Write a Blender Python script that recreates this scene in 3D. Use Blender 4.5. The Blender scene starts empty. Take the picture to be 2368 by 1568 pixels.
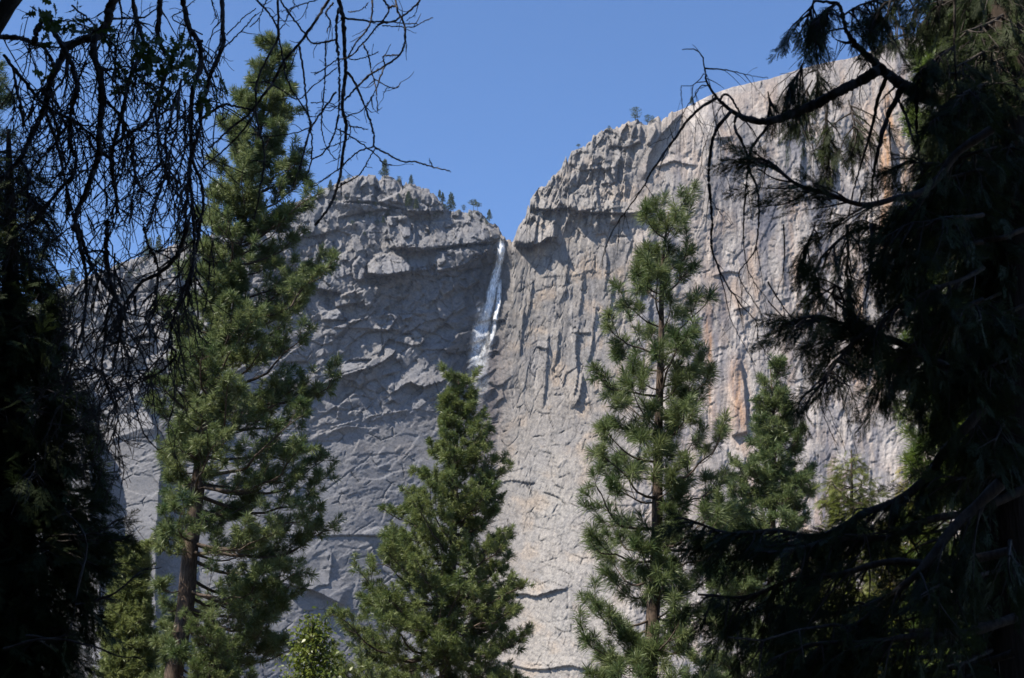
import bpy, math, random
import numpy as np
R_ = math.radians
scene = bpy.context.scene
COL = scene.collection

# ------------------------------------------------------------------ camera
PITCH = R_(18.0)
CAM = np.array([0.0, 0.0, 1.7])
FV = 3252.0            # focal length in units of a 2367 x 1568 picture
CXV, CYV = 1183.5, 784.0
cam_d = bpy.data.cameras.new('camera')
cam_d.sensor_width = 36.0
cam_d.lens = 36.0 * FV / 2367.0
cam_d.clip_start = 0.1
cam_d.clip_end = 6000.0
cam_d.dof.use_dof = True; cam_d.dof.focus_distance = 60.0; cam_d.dof.aperture_fstop = 6.3
cam = bpy.data.objects.new('camera', cam_d)
cam.location = CAM
cam.rotation_euler = (math.pi / 2 + PITCH, 0, 0)
COL.objects.link(cam)
scene.camera = cam
sp_, cp_ = math.sin(PITCH), math.cos(PITCH)

def at(x, y, Y):
    """world point seen at (x, y) of the survey picture, Y metres ahead"""
    a = (np.asarray(x, float) - CXV) / FV
    b = (CYV - np.asarray(y, float)) / FV
    dy = cp_ - b * sp_
    dz = sp_ + b * cp_
    s = Y / dy
    return np.stack([a * s, np.asarray(Y) + 0 * s, CAM[2] + dz * s], -1)

def proj(p):
    q = np.asarray(p) - CAM
    f = q[..., 1] * cp_ + q[..., 2] * sp_
    u = -q[..., 1] * sp_ + q[..., 2] * cp_
    return CXV + FV * q[..., 0] / f, CYV - FV * u / f

def smooth(a, b, x):
    t = np.clip((x - a) / (b - a), 0, 1)
    return t * t * (3 - 2 * t)

# ------------------------------------------------------------------ light
SUN = np.array([-0.54, -0.32, 0.78]); SUN /= np.linalg.norm(SUN)
elev = math.asin(SUN[2]); rot = math.atan2(SUN[0], SUN[1])
w = bpy.data.worlds.new('World'); scene.world = w; w.use_nodes = True
nt = w.node_tree
sky = nt.nodes.new('ShaderNodeTexSky'); sky.sky_type = 'NISHITA'
sky.sun_disc = False; sky.sun_elevation = elev; sky.sun_rotation = rot % (2 * math.pi)
sky.altitude = 2200; sky.air_density = 1.1; sky.dust_density = 0.0; sky.ozone_density = 9.0
nt.links.new(sky.outputs[0], nt.nodes['Background'].inputs[0])
nt.nodes['Background'].inputs[1].default_value = 0.100
sl = bpy.data.lights.new('sun', 'SUN'); sl.energy = 5.0; sl.angle = R_(0.5); sl.color = (1, 0.93, 0.82)
so = bpy.data.objects.new('sun', sl); COL.objects.link(so)
from mathutils import Vector, Matrix
so.rotation_euler = Vector(SUN).to_track_quat('Z', 'Y').to_euler()
so.location = (-60, -60, 120)
scene.view_settings.view_transform = 'Standard'
scene.view_settings.look = 'None'
scene.view_settings.gamma = 1
scene.view_settings.exposure = 1.12
scene.cycles.max_bounces = 6
scene.cycles.diffuse_bounces = 3
scene.cycles.transparent_max_bounces = 12

# ------------------------------------------------------------------ helpers
def tag(o, label=None, cat=None, group=None, kind=None):
    if label: o['label'] = label
    if cat: o['category'] = cat
    if group: o['group'] = group
    if kind: o['kind'] = kind
    return o

def empty(name, loc):
    o = bpy.data.objects.new(name, None); o.location = loc; o.empty_display_size = 0.3
    COL.objects.link(o); return o

def mesh_obj(name, V, F, mat, parent=None, smooth_shade=False, attrs=None):
    """V (n,3), F list of (m,k) int arrays (k = 3 or 4)"""
    V = np.asarray(V, np.float32)
    if not isinstance(F, (list, tuple)): F = [F]
    F = [np.asarray(f, np.int32) for f in F if len(f)]
    me = bpy.data.meshes.new(name)
    me.vertices.add(len(V)); me.vertices.foreach_set('co', V.ravel())
    loops = np.concatenate([f.ravel() for f in F])
    sizes = np.concatenate([np.full(len(f), f.shape[1], np.int32) for f in F])
    starts = np.concatenate([[0], np.cumsum(sizes)[:-1]]).astype(np.int32)
    me.loops.add(len(loops)); me.loops.foreach_set('vertex_index', loops)
    me.polygons.add(len(sizes)); me.polygons.foreach_set('loop_start', starts)
    me.polygons.foreach_set('loop_total', sizes)
    if smooth_shade: me.polygons.foreach_set('use_smooth', np.ones(len(sizes), bool))
    me.update(calc_edges=True)
    for nm, arr in (attrs or {}).items():
        arr = np.asarray(arr, np.float32)
        if arr.ndim == 1:
            a = me.attributes.new(nm, 'FLOAT', 'POINT'); a.data.foreach_set('value', arr)
        else:
            a = me.attributes.new(nm, 'FLOAT_COLOR', 'POINT')
            if arr.shape[1] == 3: arr = np.concatenate([arr, np.ones((len(arr), 1), np.float32)], 1)
            a.data.foreach_set('color', arr.ravel())
    me.materials.append(mat)
    o = bpy.data.objects.new(name, me); COL.objects.link(o)
    if parent is not None:
        o.parent = parent
        o.location = -parent.location       # parents here are only ever translated
    return o

class MB:
    """collects pieces of one mesh"""
    def __init__(s): s.V = []; s.Q = []; s.T = []; s.A = []; s.n = 0
    def add(s, V, Q=None, T=None, a=0.0):
        V = np.asarray(V, float)
        if Q is not None and len(Q): s.Q.append(np.asarray(Q) + s.n)
        if T is not None and len(T): s.T.append(np.asarray(T) + s.n)
        s.A.append(np.broadcast_to(np.asarray(a, float), (len(V),))); s.V.append(V); s.n += len(V)
    def tube(s, P, r, k=5, a=0.0, jit=0.0, rng=None):
        P = np.asarray(P, float); n = len(P)
        r = np.broadcast_to(np.asarray(r, float), (n,))
        T = np.gradient(P, axis=0); T /= np.linalg.norm(T, axis=1)[:, None] + 1e-9
        ref = np.array([0.31, 0.87, 0.12]) if abs(T[0] @ np.array([0, 0, 1.])) > .8 else np.array([0.05, 0.1, 1.])
        U = np.cross(T, ref); U /= np.linalg.norm(U, axis=1)[:, None] + 1e-9
        W = np.cross(T, U)
        th = np.arange(k) * 2 * np.pi / k
        rr = r[:, None] * np.ones(k)
        if jit and rng is not None: rr = rr * (1 + jit * rng.uniform(-1, 1, rr.shape))
        V = P[:, None] + rr[..., None] * (np.cos(th)[None, :, None] * U[:, None] + np.sin(th)[None, :, None] * W[:, None])
        i = np.arange(n - 1)[:, None] * k; j = np.arange(k)[None]
        Q = np.stack([i + j, i + (j + 1) % k, i + k + (j + 1) % k, i + k + j], -1).reshape(-1, 4)
        s.add(V.reshape(-1, 3), Q, None, a)
    def build(s, name, mat, parent=None, smooth_shade=True):
        if not s.V: return None
        F = []
        if s.Q: F.append(np.concatenate(s.Q))
        if s.T: F.append(np.concatenate(s.T))
        return mesh_obj(name, np.concatenate(s.V), F, mat, parent, smooth_shade, {'var': np.concatenate(s.A)})

def spline(P, n):
    """smooth resample of a polyline (Catmull-Rom) with n points, even in arc length"""
    P = np.asarray(P, float)
    if len(P) == 2:
        return P[0] + (P[1] - P[0]) * np.linspace(0, 1, n)[:, None]
    E = np.concatenate([[2 * P[0] - P[1]], P, [2 * P[-1] - P[-2]]])
    out = []
    for i in range(len(P) - 1):
        p0, p1, p2, p3 = E[i:i + 4]
        t = np.linspace(0, 1, 8, endpoint=False)[:, None]
        out.append(.5 * (2 * p1 + (p2 - p0) * t + (2 * p0 - 5 * p1 + 4 * p2 - p3) * t**2 + (3 * p1 - p0 - 3 * p2 + p3) * t**3))
    C = np.concatenate(out + [P[-1:]])
    d = np.concatenate([[0], np.cumsum(np.linalg.norm(np.diff(C, axis=0), axis=1))])
    s = np.linspace(0, d[-1], n)
    return np.stack([np.interp(s, d, C[:, k]) for k in range(P.shape[1])], 1)

# ------------------------------------------------------------------ noise
def perlin(x, y, seed=0):
    rs = np.random.RandomState(seed)
    perm = rs.permutation(512); ang = rs.uniform(0, 2 * np.pi, 512)
    gx, gy = np.cos(ang), np.sin(ang)
    xi = np.floor(x).astype(np.int64); yi = np.floor(y).astype(np.int64)
    fx = x - xi; fy = y - yi
    def g(ix, iy, dx, dy):
        h = perm[(perm[ix & 511] + iy) & 511]
        return gx[h] * dx + gy[h] * dy
    u = fx * fx * fx * (fx * (fx * 6 - 15) + 10); v = fy * fy * fy * (fy * (fy * 6 - 15) + 10)
    a = g(xi, yi, fx, fy); b = g(xi + 1, yi, fx - 1, fy)
    c = g(xi, yi + 1, fx, fy - 1); d = g(xi + 1, yi + 1, fx - 1, fy - 1)
    return (a + u * (b - a)) * (1 - v) + (c + u * (d - c)) * v
def fbm(x, y, seed=0, oct=4, gain=.5):
    s = 0; a = 1.0
    for i in range(oct):
        s = s + a * perlin(x * 2**i, y * 2**i, seed + i * 17); a *= gain
    return s
def facets(x, y, sx, sy, ang, seed, tilt=1.0, warp=0.0):
    """blocky field: every cell of a jittered lattice is a tilted plane; also gives the distance to the cell's edge"""
    c, s = math.cos(R_(ang)), math.sin(R_(ang))
    u = (x * c + y * s) / sx; v = (-x * s + y * c) / sy
    if warp:
        u = u + warp * fbm(x / sx / 1.3, y / sx / 1.3, seed + 5, 3); v = v + warp * fbm(x / sy / 1.3, y / sy / 1.3, seed + 9, 3)
    rs = np.random.RandomState(seed); N = 128
    jx, jy = rs.uniform(.08, .92, (2, N, N)); of = rs.uniform(-1, 1, (N, N)); g1, g2 = rs.uniform(-1, 1, (2, N, N)) * tilt
    ui = np.floor(u).astype(int); vi = np.floor(v).astype(int)
    f1 = np.full(u.shape, 9.); f2 = np.full(u.shape, 9.); val = np.zeros(u.shape)
    for dx in (-1, 0, 1):
        for dy in (-1, 0, 1):
            a = (ui + dx) % N; b = (vi + dy) % N
            px = u - (ui + dx + jx[a, b]); py = v - (vi + dy + jy[a, b])
            d = px * px + py * py
            q = of[a, b] + g1[a, b] * px + g2[a, b] * py
            near = d < f1
            f2 = np.where(near, f1, np.minimum(f2, d)); val = np.where(near, q, val); f1 = np.where(near, d, f1)
    return val, np.sqrt(f2) - np.sqrt(f1)

# ------------------------------------------------------------------ material helper
def material(name, build):
    m = bpy.data.materials.new(name); m.use_nodes = True
    t = m.node_tree; b = t.nodes['Principled BSDF']
    build(t, b, t.nodes['Material Output'])
    return m
def nd(t, kind, **kw):
    n = t.nodes.new(kind)
    for k, v in kw.items():
        if k in n.inputs.keys(): n.inputs[k].default_value = v
        else: setattr(n, k, v)
    return n
def ramp(t, fac, stops):
    r = t.nodes.new('ShaderNodeValToRGB'); e = r.color_ramp.elements
    while len(e) < len(stops): e.new(0.5)
    for i, (p, c) in enumerate(stops):
        e[i].position = p; e[i].color = (*c, 1)
    t.links.new(fac, r.inputs[0]); return r
# ================================================================== the granite wall
MV = 900.0 / FV            # metres per survey unit at the wall
STEP = 2.0
SKY = np.array([(-420,900),(-200,800),(0,735),(100,700),(135,668),(200,642),(270,612),(330,592),(400,566),(500,540),(600,505),(700,462),(745,440),(780,420),
 (800,413),(826,405),(842,403),(868,409),(875,418),(884,406),(905,410),(924,414),(932,424),(950,426),(985,437),(1003,446),(1024,466),(1032,482),(1045,488),(1062,484),
 (1080,490),(1100,491),(1120,505),(1138,514),(1150,524),(1158,534),(1163,543),(1169,549),(1172,558),(1185,556),(1190,540),(1197,524),(1206,512),(1216,497),(1226,488),
 (1221,474),(1226,458),(1238,443),(1246,434),(1262,427),(1268,416),(1286,405),(1299,392),(1301,382),(1311,376),(1309,356),(1320,353),(1336,344),(1352,334),(1372,318),
 (1388,308),(1402,300),(1408,296),(1424,294),(1442,284),(1452,278),(1474,277),(1487,283),(1497,289),(1507,280),(1520,274),(1530,276),(1540,266),(1552,262),
 (1580,252),(1610,236),(1650,216),(1700,200),(1780,182),(1850,160),(1900,146),(1970,134),(2030,112),(2060,95),(2123,84),(2173,43),(2223,7),(2300,-60),(2420,-150),(2600,-230),(2800,-260)], float)
xs = np.arange(-400, 2760, STEP)
o_ = np.argsort(SKY[:, 0], kind='stable')
top = np.interp(xs, SKY[o_, 0], SKY[o_, 1])
rough = np.where(xs < 1560, 1.0, 0.12)
bk, _ = facets(xs, xs * 0 + 7, 15, 15, 0, 90, .8); bk2, _ = facets(xs, xs * 0 + 3, 6, 6, 0, 91, .8)
top = top + rough * (4.5 * bk + 2.2 * bk2) * (xs > 700)
top = top + rough * (5 * perlin(xs / 13, xs * 0 + .3, 3) + 3.5 * perlin(xs / 5, xs * 0 + .7, 4))
BOT = 1660.0
NR = int((BOT - 450) / STEP)
tt = np.linspace(0, 1, NR)
X = np.broadcast_to(xs[None], (NR, len(xs))).copy()
Yv = top[None] + (BOT - top)[None] * tt[:, None]

WX = X + 4 * fbm(X / 60, Yv / 60, 71, 2, .4); WY = Yv + 4 * fbm(X / 60, Yv / 60, 72, 2, .4)

def seg_field(pts, gx, gy):
    """distance, signed side (+ = below/right of travel), parameter 0..1 along"""
    pts = np.asarray(pts, float)
    L = np.concatenate([[0], np.cumsum(np.linalg.norm(np.diff(pts, axis=0), axis=1))])
    best = np.full(gx.shape, 1e9); sg = np.zeros(gx.shape); tp = np.zeros(gx.shape)
    for i in range(len(pts) - 1):
        a, b = pts[i], pts[i + 1]; e = b - a; l2 = e @ e
        t = np.clip(((gx - a[0]) * e[0] + (gy - a[1]) * e[1]) / l2, 0, 1)
        dx = gx - a[0] - t * e[0]; dy = gy - a[1] - t * e[1]
        d = np.hypot(dx, dy); m = d < best
        best = np.where(m, d, best); sg = np.where(m, np.sign(e[0] * dy - e[1] * dx), sg)
        tp = np.where(m, (L[i] + t * math.sqrt(l2)) / L[-1], tp)
    return best, sg, tp
def window(pts, mg):
    pts = np.asarray(pts, float); x0, y0 = pts.min(0) - mg; x1, y1 = pts.max(0) + mg
    c0, c1 = np.searchsorted(xs, [x0, x1])
    rows = np.where(((Yv[:, c0:c1] >= y0) & (Yv[:, c0:c1] <= y1)).any(1))[0]
    if len(rows) == 0 or c1 <= c0: return None
    return slice(rows[0], rows[-1] + 1), slice(c0, c1)

P = np.zeros_like(X)
# plan of the wall: a corner at the fall, both sides coming forward, the foot leaning out
P += np.where(X < 1150, (.21 + .02 * smooth(760, 950, Yv)) * (1150 - np.maximum(X, 560)), 0)
P += np.where(X > 1150, .16 * (np.minimum(X, 1500) - 1150) + .10 * np.maximum(X - 1500, 0), 0)
P += .24 * np.maximum(Yv - 760, 0) * smooth(900, 1350, X) + .07 * np.maximum(Yv - 760, 0) + .10 * np.maximum(Yv - 1150, 0) * smooth(1050, 1250, X)
P += .10 * (Yv - 760) * (Yv < 760)
# shoulders of the dome round off towards the skyline
dome = smooth(1490, 1580, X + .35 * (np.minimum(Yv, 520) - 300))
below = Yv - top[None]
P -= dome * 60 * np.exp(-below / 45)
P -= (1 - dome) * 14 * np.exp(-below / 8)
fcx = 1148 - .13 * (Yv - 600)
P -= 30 * np.clip(1 - np.where(X < fcx, (fcx - X) / 130, (X - fcx) / 60), 0, 1) * smooth(572, 620, Yv) * (1 - smooth(760, 960, Yv))
P += 26 * fbm(X / 420, Yv / 420, 11, 3) * (1 - .5 * dome)

# --- regions of different rock
knoll = smooth(700, 760, X) * (1 - smooth(1150, 1180, X)) * (1 - smooth(560, 600, Yv))
left = 1 - smooth(640, 760, X)
upper_left = (1 - smooth(1120, 1190, X)) * (1 - smooth(640, 760, Yv + .18 * (X - 900)))
blocks_mid = (1 - smooth(1130, 1200, X)) * smooth(560, 660, Yv) * (1 - smooth(900, 1020, Yv))
buttress = smooth(1165, 1190, X) * (1 - smooth(1450, 1530, X + .3 * (Yv - 300))) * (1 - smooth(500, 570, Yv + 0.05 * (1350 - X)))
flakes = smooth(1150, 1210, X) * (1 - smooth(1470, 1560, X)) * smooth(500, 560, Yv) * (1 - smooth(840, 1040, Yv + 70 * fbm(X / 70, Yv / 70, 120, 2)))
lower = smooth(860, 1020, Yv + 70 * fbm(X / 70, Yv / 70, 120, 2)) * (1 - dome * smooth(1500, 1620, X))
slab = smooth(1150, 1200, Yv) * (1 - smooth(1150, 1260, X))
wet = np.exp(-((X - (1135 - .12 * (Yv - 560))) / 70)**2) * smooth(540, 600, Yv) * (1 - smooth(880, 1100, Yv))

f1, e1 = facets(WX, WY, 46, 60, 10, 21, 2.3, .08)
f2, e2 = facets(WX, WY, 20, 26, -12, 22, 1.9, .08)
f3, e3 = facets(WX, WY, 62, 34, -28, 23, 1.7, .08)      # slanting blocks, mid left
f4, e4 = facets(WX, WY, 24, 15, -35, 24, 1.7, .08)
f5, e5 = facets(WX, WY, 21, 58, 9, 25, 1.0, .08)       # tall flakes right of the fall
f6, e6 = facets(WX, WY, 12, 24, 12, 26, 1.0, .08)
f7, e7 = facets(WX, WY, 90, 40, -8, 27, .8, .08)
f8, e8 = facets(WX, WY, 34, 11, -20, 28, .9, .08)
fine = fbm(X / 16, Yv / 16, 31, 4, .55)
fineh = fbm(X / 26, Yv / 9, 35, 4, .6)
ridge = 1 - 2 * np.abs(fbm(X / 34 + .3 * Yv / 34, Yv / 22, 37, 4, .55))
zone = smooth(-.35, .35, fbm(X / 130, Yv / 130, 39, 2))
f9, e9 = facets(WX, WY, 120, 74, -10, 29, 1.6, .08)
kz = smooth(.0, .4, fbm(X / 75, Yv / 60, 38, 2) + .15)
kn = 1 - .55 * smooth(760, 820, X)
WX2 = X + 1.2 * perlin(X / 24, Yv / 24, 73); WY2 = Yv + 1.2 * perlin(X / 24, Yv / 24, 74)
fa, ea = facets(WX2, WY2, 12, 17, 8, 81, 1.7); fb, eb = facets(WX2, WY2, 7, 9, -18, 82, 1.1)
fc, ec = facets(WX2, WY2, 15, 8, -32, 83, 1.1); fd, ed = facets(WX2, WY2, 7, 19, 8, 84, 1.1)
fe, ee = facets(WX2, WY2, 24, 10, -24, 85, 1.1, .08); ff, ef = facets(WX2, WY2, 11, 6, -16, 86, 1.1)
z2 = smooth(-.25, .4, fbm(X / 60, Yv / 50, 87, 3)); z3_ = smooth(-.3, .3, fbm(X / 95, Yv / 70, 88, 3))
def sparse(f, t=.42):      # most of the slab stays flat, a few flakes stand out or are missing
    return 1.9 * np.sign(f) * np.maximum(np.abs(f) - t, 0)
P += upper_left * (12 * f9 * kn + 6.5 * f1 * kn * (.25 + .75 * kz) + 4.6 * sparse(f2, .3) + 2.4 * sparse(fa) * (.3 + .7 * z2) + 1.2 * sparse(fb) * z2 + .3 * fine)
P += blocks_mid * (1 - upper_left) * (6.5 * sparse(f3, .3) + 4.2 * sparse(f4) * (.3 + zone) + 1.5 * sparse(fc, .5) * (.2 + .8 * z2) + .6 * sparse(fb, .5) * z3_ + .15 * fineh)
P += buttress * (9 * f5 + 5 * f6 + 6 * f1 + 2.4 * fa + 1.6 * sparse(fd) + .3 * fine)
P += .78 * flakes * (3.0 * sparse(f5, .4) * (.25 + .8 * zone) + 1.6 * sparse(f6, .55) * (.2 + zone) + 1.5 * sparse(fd, .6) * (.1 + .9 * z2) + .9 * sparse(fc, .5) * z3_ + .2 * fine)
P += lower * (1 - slab) * (2.4 * sparse(f7, .35) * (1 - .6 * smooth(1120, 1220, X)) + .42 * (2.3 * sparse(fe) * (.2 + z2) + 1.9 * sparse(ff, .48) * (.15 + .85 * z3_) + 1.4 * sparse(fc) * z2) * (1 - .85 * smooth(1120, 1220, X)) + 1.2 * sparse(fd, .55) * smooth(1120, 1220, X) + .3 * fine)
P += slab * (1.6 * sparse(f7) + .8 * sparse(fe) * z2 + .6 * sparse(ff) * z3_ + .5 * fine)
P += dome * (.45 * fineh + .35 * fine + 4 * fbm(X / 80, Yv / 220, 41, 2) + 1.7 * sparse(fe, .5) * z2 + 1.5 * sparse(fd, .5) * z3_ + .8 * sparse(ff, .5) + 2.5 * sparse(f5, .5))
fg, eg = facets(X, Yv, 5, 7, -12, 93, .7); fh, eh = facets(X, Yv, 9, 5.5, -30, 94, .7)
P += (upper_left + buttress) * (2.6 * sparse(fg, .7) * z3_ + 2.4 * sparse(fh, .7) * z2)
ck, ek = facets(WX2, WY2, 58, 44, -22, 95, 1, .1); ck2, ek2 = facets(WX2, WY2, 26, 48, 10, 96, 1, .1)
sel = smooth(.05, .3, fbm(X / 40, Yv / 40, 97, 2)); sel2 = smooth(.05, .3, fbm(X / 40, Yv / 40, 98, 2))
P -= 8 * (np.exp(-(ek / .03)**2) * sel * (upper_left + blocks_mid + lower * .8) + np.exp(-(ek2 / .035)**2) * sel2 * (flakes + .6 * dome * smooth(300, 500, Yv) + buttress))
# cracks along the joints
P -= (flakes * 3.0 * np.exp(-e5 / .05) * (zone > .3)) + upper_left * 4 * kz * np.exp(-e1 / .06) + buttress * 4 * np.exp(-e5 / .05) + blocks_mid * 2.5 * np.exp(-e3 / .045) * zone

def step(pts, h, up, fade=.12, side=-1, wob=.7):
    """overhanging lip along pts: stands h forward on one side of the line and dies away over `up`"""
    global P
    w = window(pts, up * 3.2 + 12)
    if w is None: return
    d, sg, t = seg_field(pts, X[w] + wob * (WX[w] - X[w]), Yv[w] + wob * (WY[w] - Yv[w]))
    end = smooth(0, fade, t) * smooth(0, fade, 1 - t)
    h = h * 1.35
    P[w] += h * end * np.where(sg == side, np.clip(1 - d / (up * 1.5), 0, 1), 0)
def block(pts, h, bevel=4, tilt=(0, 0), wob=.45):
    bevel = min(bevel, 3.5)
    global P
    pts = np.asarray(pts + pts[:1], float)
    w = window(pts, 12)
    if w is None: return
    gx = X[w] + wob * (WX[w] - X[w]); gy = Yv[w] + wob * (WY[w] - Yv[w])
    d, _, _ = seg_field(pts, gx, gy)
    ins = np.zeros(gx.shape, bool)
    for (x0, y0), (x1, y1) in zip(pts[:-1], pts[1:]):
        if y0 == y1: continue
        ins ^= ((gy >= min(y0, y1)) & (gy < max(y0, y1)) & (gx < x0 + (gy - y0) * (x1 - x0) / (y1 - y0)))
    c = pts[:-1].mean(0)
    h = h * 1.35
    P[w] += np.where(ins, smooth(0, bevel, d) * np.maximum(h + tilt[0] * (gx - c[0]) + tilt[1] * (gy - c[1]), 0), 0)
def crack(pts, dep, wd=2.2):
    wd = min(wd, 1.5)
    global P
    w = window(pts, wd * 4 + 10)
    if w is None: return
    d, _, t = seg_field(pts, WX[w], WY[w])
    P[w] -= dep * np.exp(-(d / wd)**2) * smooth(0, .1, t) * smooth(0, .1, 1 - t)

# --- the knoll left of the fall
block([(790,470),(790,418),(826,404),(868,408),(866,462),(880,468)], 16, 5, (.1, -.1))
block([(905,470),(880,440),(884,408),(918,412),(924,470)], 10, 4)
block([(868,466),(905,452),(946,430),(1000,450),(1024,472),(1028,492),(940,488),(890,474)], 18, 6, (.05, -.1))
step([(740,458),(800,470),(868,474),(900,482),(1040,492)], 13, 16, side=1)
step([(770,505),(860,488),(920,482)], -9, 14, side=1)
block([(893,500),(940,498),(958,520),(965,575),(905,575),(896,540)], 22, 5, (-.1, 0))
step([(905,574),(960,580),(1010,574),(1080,566),(1146,560)], 20, 30, side=-1)
block([(950,516),(1040,506),(1090,512),(1140,530),(1160,545),(1150,560),(1010,572),(965,576)], 9, 22, (0, -.15))
block([(1155,545),(1164,538),(1172,548),(1170,558),(1156,558)], 10, 3)
# --- big rounded boulder under it, with the deep shade below
block([(846,612),(870,590),(905,584),(930,594),(950,616),(948,630),(880,640),(850,634)], 30, 9, (0, .25))
step([(846,634),(880,640),(948,628),(1005,622)], 16, 22, side=-1)
block([(812,612),(832,588),(850,606),(842,650),(818,650)], 16, 4)
block([(1000,600),(1010,580),(1090,566),(1140,566),(1130,584),(1080,612),(1050,622),(1012,630),(996,618)], 15, 8, (0, .1))
step([(820,680),(860,660),(905,655)], 10, 18, side=1)
block([(770,690),(840,660),(880,665),(870,690),(850,720),(838,700),(776,712)], 16, 5, (0, .2))
block([(740,720),(780,712),(806,728),(800,742),(742,742)], 12, 5, (0, .3))
# slanting ledges across the middle of the left wall
step([(735,770),(800,745),(870,728),(960,722),(1030,716)], 8, 16, side=1)
step([(740,752),(770,758),(830,760),(885,762),(940,764)], 6, 14, side=-1)
crack([(880,760),(884,800),(888,830)], 10, 2.6)
step([(790,870),(850,852),(886,836),(910,820),(920,805)], 18, 26, side=-1)
step([(660,900),(740,890),(800,870),(850,855)], 8, 20, side=-1)
crack([(740,880),(800,862),(860,845)], 7, 3)
step([(960,760),(1005,772),(1040,790)], 5, 12, side=-1)
crack([(940,764),(955,780),(960,800),(950,815)], 5, 2)
for q in ([(1035,900),(1060,870),(1075,830)],[(1015,820),(1040,800),(1062,790)],[(980,930),(1020,905),(1045,870)],[(900,690),(905,720),(898,745)],
          [(985,672),(965,700),(950,726)],[(1030,650),(1010,690),(985,715)],[(1062,640),(1050,670),(1035,690)],[(760,990),(860,960),(960,945)],[(720,1010),(800,985),(880,990)]):
    step(q, 6, 10, side=1)
# the shaded blocks left of the fall
for q, h in (([(1050,585),(1085,572),(1120,590),(1096,620),(1056,628)],10),([(1060,634),(1100,622),(1112,650),(1075,672),(1052,660)],9),([(1008,650),(1044,636),(1054,668),(1022,690)],8),
          ([(1090,680),(1118,660),(1122,700),(1098,712)],8),([(1040,690),(1072,676),(1080,712),(1048,730)],9)):
    block(q, h, 4, (.25, .1))
# --- lip of the fall and its channel
w_ = np.exp(-((X - (1150 - .19 * np.maximum(Yv - 600, 0))) / 16)**2) * smooth(545, 575, Yv) * (1 - smooth(820, 900, Yv))
P -= 5 * w_
step([(1176,560),(1192,640),(1176,720),(1160,800)], 7, 14, side=-1)
block([(1180,720),(1192,715),(1204,770),(1200,800),(1184,790)], -8, 4)
# --- buttress right of the fall with its overhangs
step([(1186,566),(1215,572),(1250,562),(1262,550),(1290,548)], 30, 34, side=-1)
block([(1188,560),(1200,522),(1226,490),(1246,500),(1238,560),(1216,568)], 16, 6, (-.2, 0))
block([(1256,556),(1264,520),(1280,508),(1286,540),(1276,560)], 12, 4)
step([(1226,478),(1262,486),(1300,482),(1345,488),(1400,492),(1460,494),(1520,490)], 19, 26, side=-1)
block([(1222,474),(1226,446),(1262,428),(1290,440),(1270,486),(1230,486)], 14, 5, (-.25, 0))
block([(1312,480),(1318,452),(1346,426),(1380,428),(1386,480),(1340,492)], 12, 6)
step([(1310,372),(1340,392),(1400,392),(1450,376)], 7, 18, side=-1)
block([(1412,340),(1420,296),(1452,280),(1484,290),(1482,330),(1452,344)], 13, 4)
block([(1494,338),(1498,296),(1514,282),(1520,300),(1506,332)], 9, 3)
for q in ([(1300,440),(1330,400),(1350,360)],[(1352,430),(1366,390),(1372,350)],[(1396,430),(1400,380)],[(1410,520),(1416,450)],[(1440,470),(1444,380),(1450,344)],[(1276,480),(1296,430),(1310,400)]):
    step(q, 11, 13, side=1, fade=.2)
step([(1490,420),(1500,360),(1530,310),(1580,260)], 12, 24, side=-1)
step([(1250,640),(1330,636),(1380,622)], 2, 10)
# --- long flakes on the wall right of the fall
for q, h in (([(1486,540),(1490,590),(1500,620),(1522,640)],14),([(1400,560),(1404,620),(1398,680)],6),([(1315,560),(1310,640),(1306,700)],6),([(1235,640),(1226,700),(1218,740)],5),
          ([(1340,740),(1330,800),(1336,860),(1326,930)],8),([(1348,860),(1340,920),(1326,945)],13),([(1270,760),(1262,860),(1256,950)],8),([(1296,750),(1290,800),(1284,840)],6),
          ([(1350,620),(1344,690),(1336,740)],5),([(1380,700),(1370,780),(1360,850)],6),([(1214,700),(1206,760),(1202,830)],7),([(1420,640),(1412,700),(1402,740)],5)):
    step(q, h, 15, side=1, fade=.2, wob=.7)
step([(1240,800),(1262,806),(1270,808)], 7, 9)
step([(1318,770),(1350,772),(1368,768)], 6, 9)
block([(1326,948),(1348,860),(1366,850),(1372,880),(1350,930)], -9, 5)

crack([(1190,960),(1240,954),(1300,960),(1350,955)], 1.6, 1.2)
# --- lower wall
step([(640,1236),(720,1240),(800,1238),(900,1240),(960,1246)], 3.5, 12, side=-1)
crack([(640,1238),(760,1241),(900,1241),(970,1248)], 5, 1.4)
block([(836,1232),(870,1218),(900,1222),(910,1240),(842,1242)], 6, 6)
step([(700,1380),(735,1355),(760,1352),(764,1330),(768,1295),(764,1265)], 5, 18, side=-1)
step([(640,1345),(720,1364),(760,1382),(800,1402)], 17, 30, side=-1)
step([(860,1262),(868,1290),(878,1310)], 8, 10, side=1)
step([(1150,1366),(1185,1375),(1215,1372),(1240,1377),(1275,1368),(1330,1352)], 10, 16, fade=.3, side=-1, wob=1.6)
crack([(1255,1138),(1290,1152),(1312,1170)], 8, 2.6); crack([(1290,1166),(1276,1190)], 4, 2)
step([(1286,1080),(1300,1064),(1312,1060)], 5, 8, side=1)
step([(1100,1520),(1180,1536),(1230,1548),(1320,1540),(1400,1552)], 8, 14, fade=.3, side=-1, wob=1.6)
step([(1100,1130),(1180,1110),(1240,1120)], 4, 18)
for q in ([(1180,1180),(1230,1200),(1300,1190)],[(1150,1290),(1230,1270),(1300,1280)],[(1200,1420),(1260,1440),(1330,1430)],[(1220,1040),(1290,1030),(1340,1036)]):
    crack(q, 1.8, 1.1)
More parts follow.
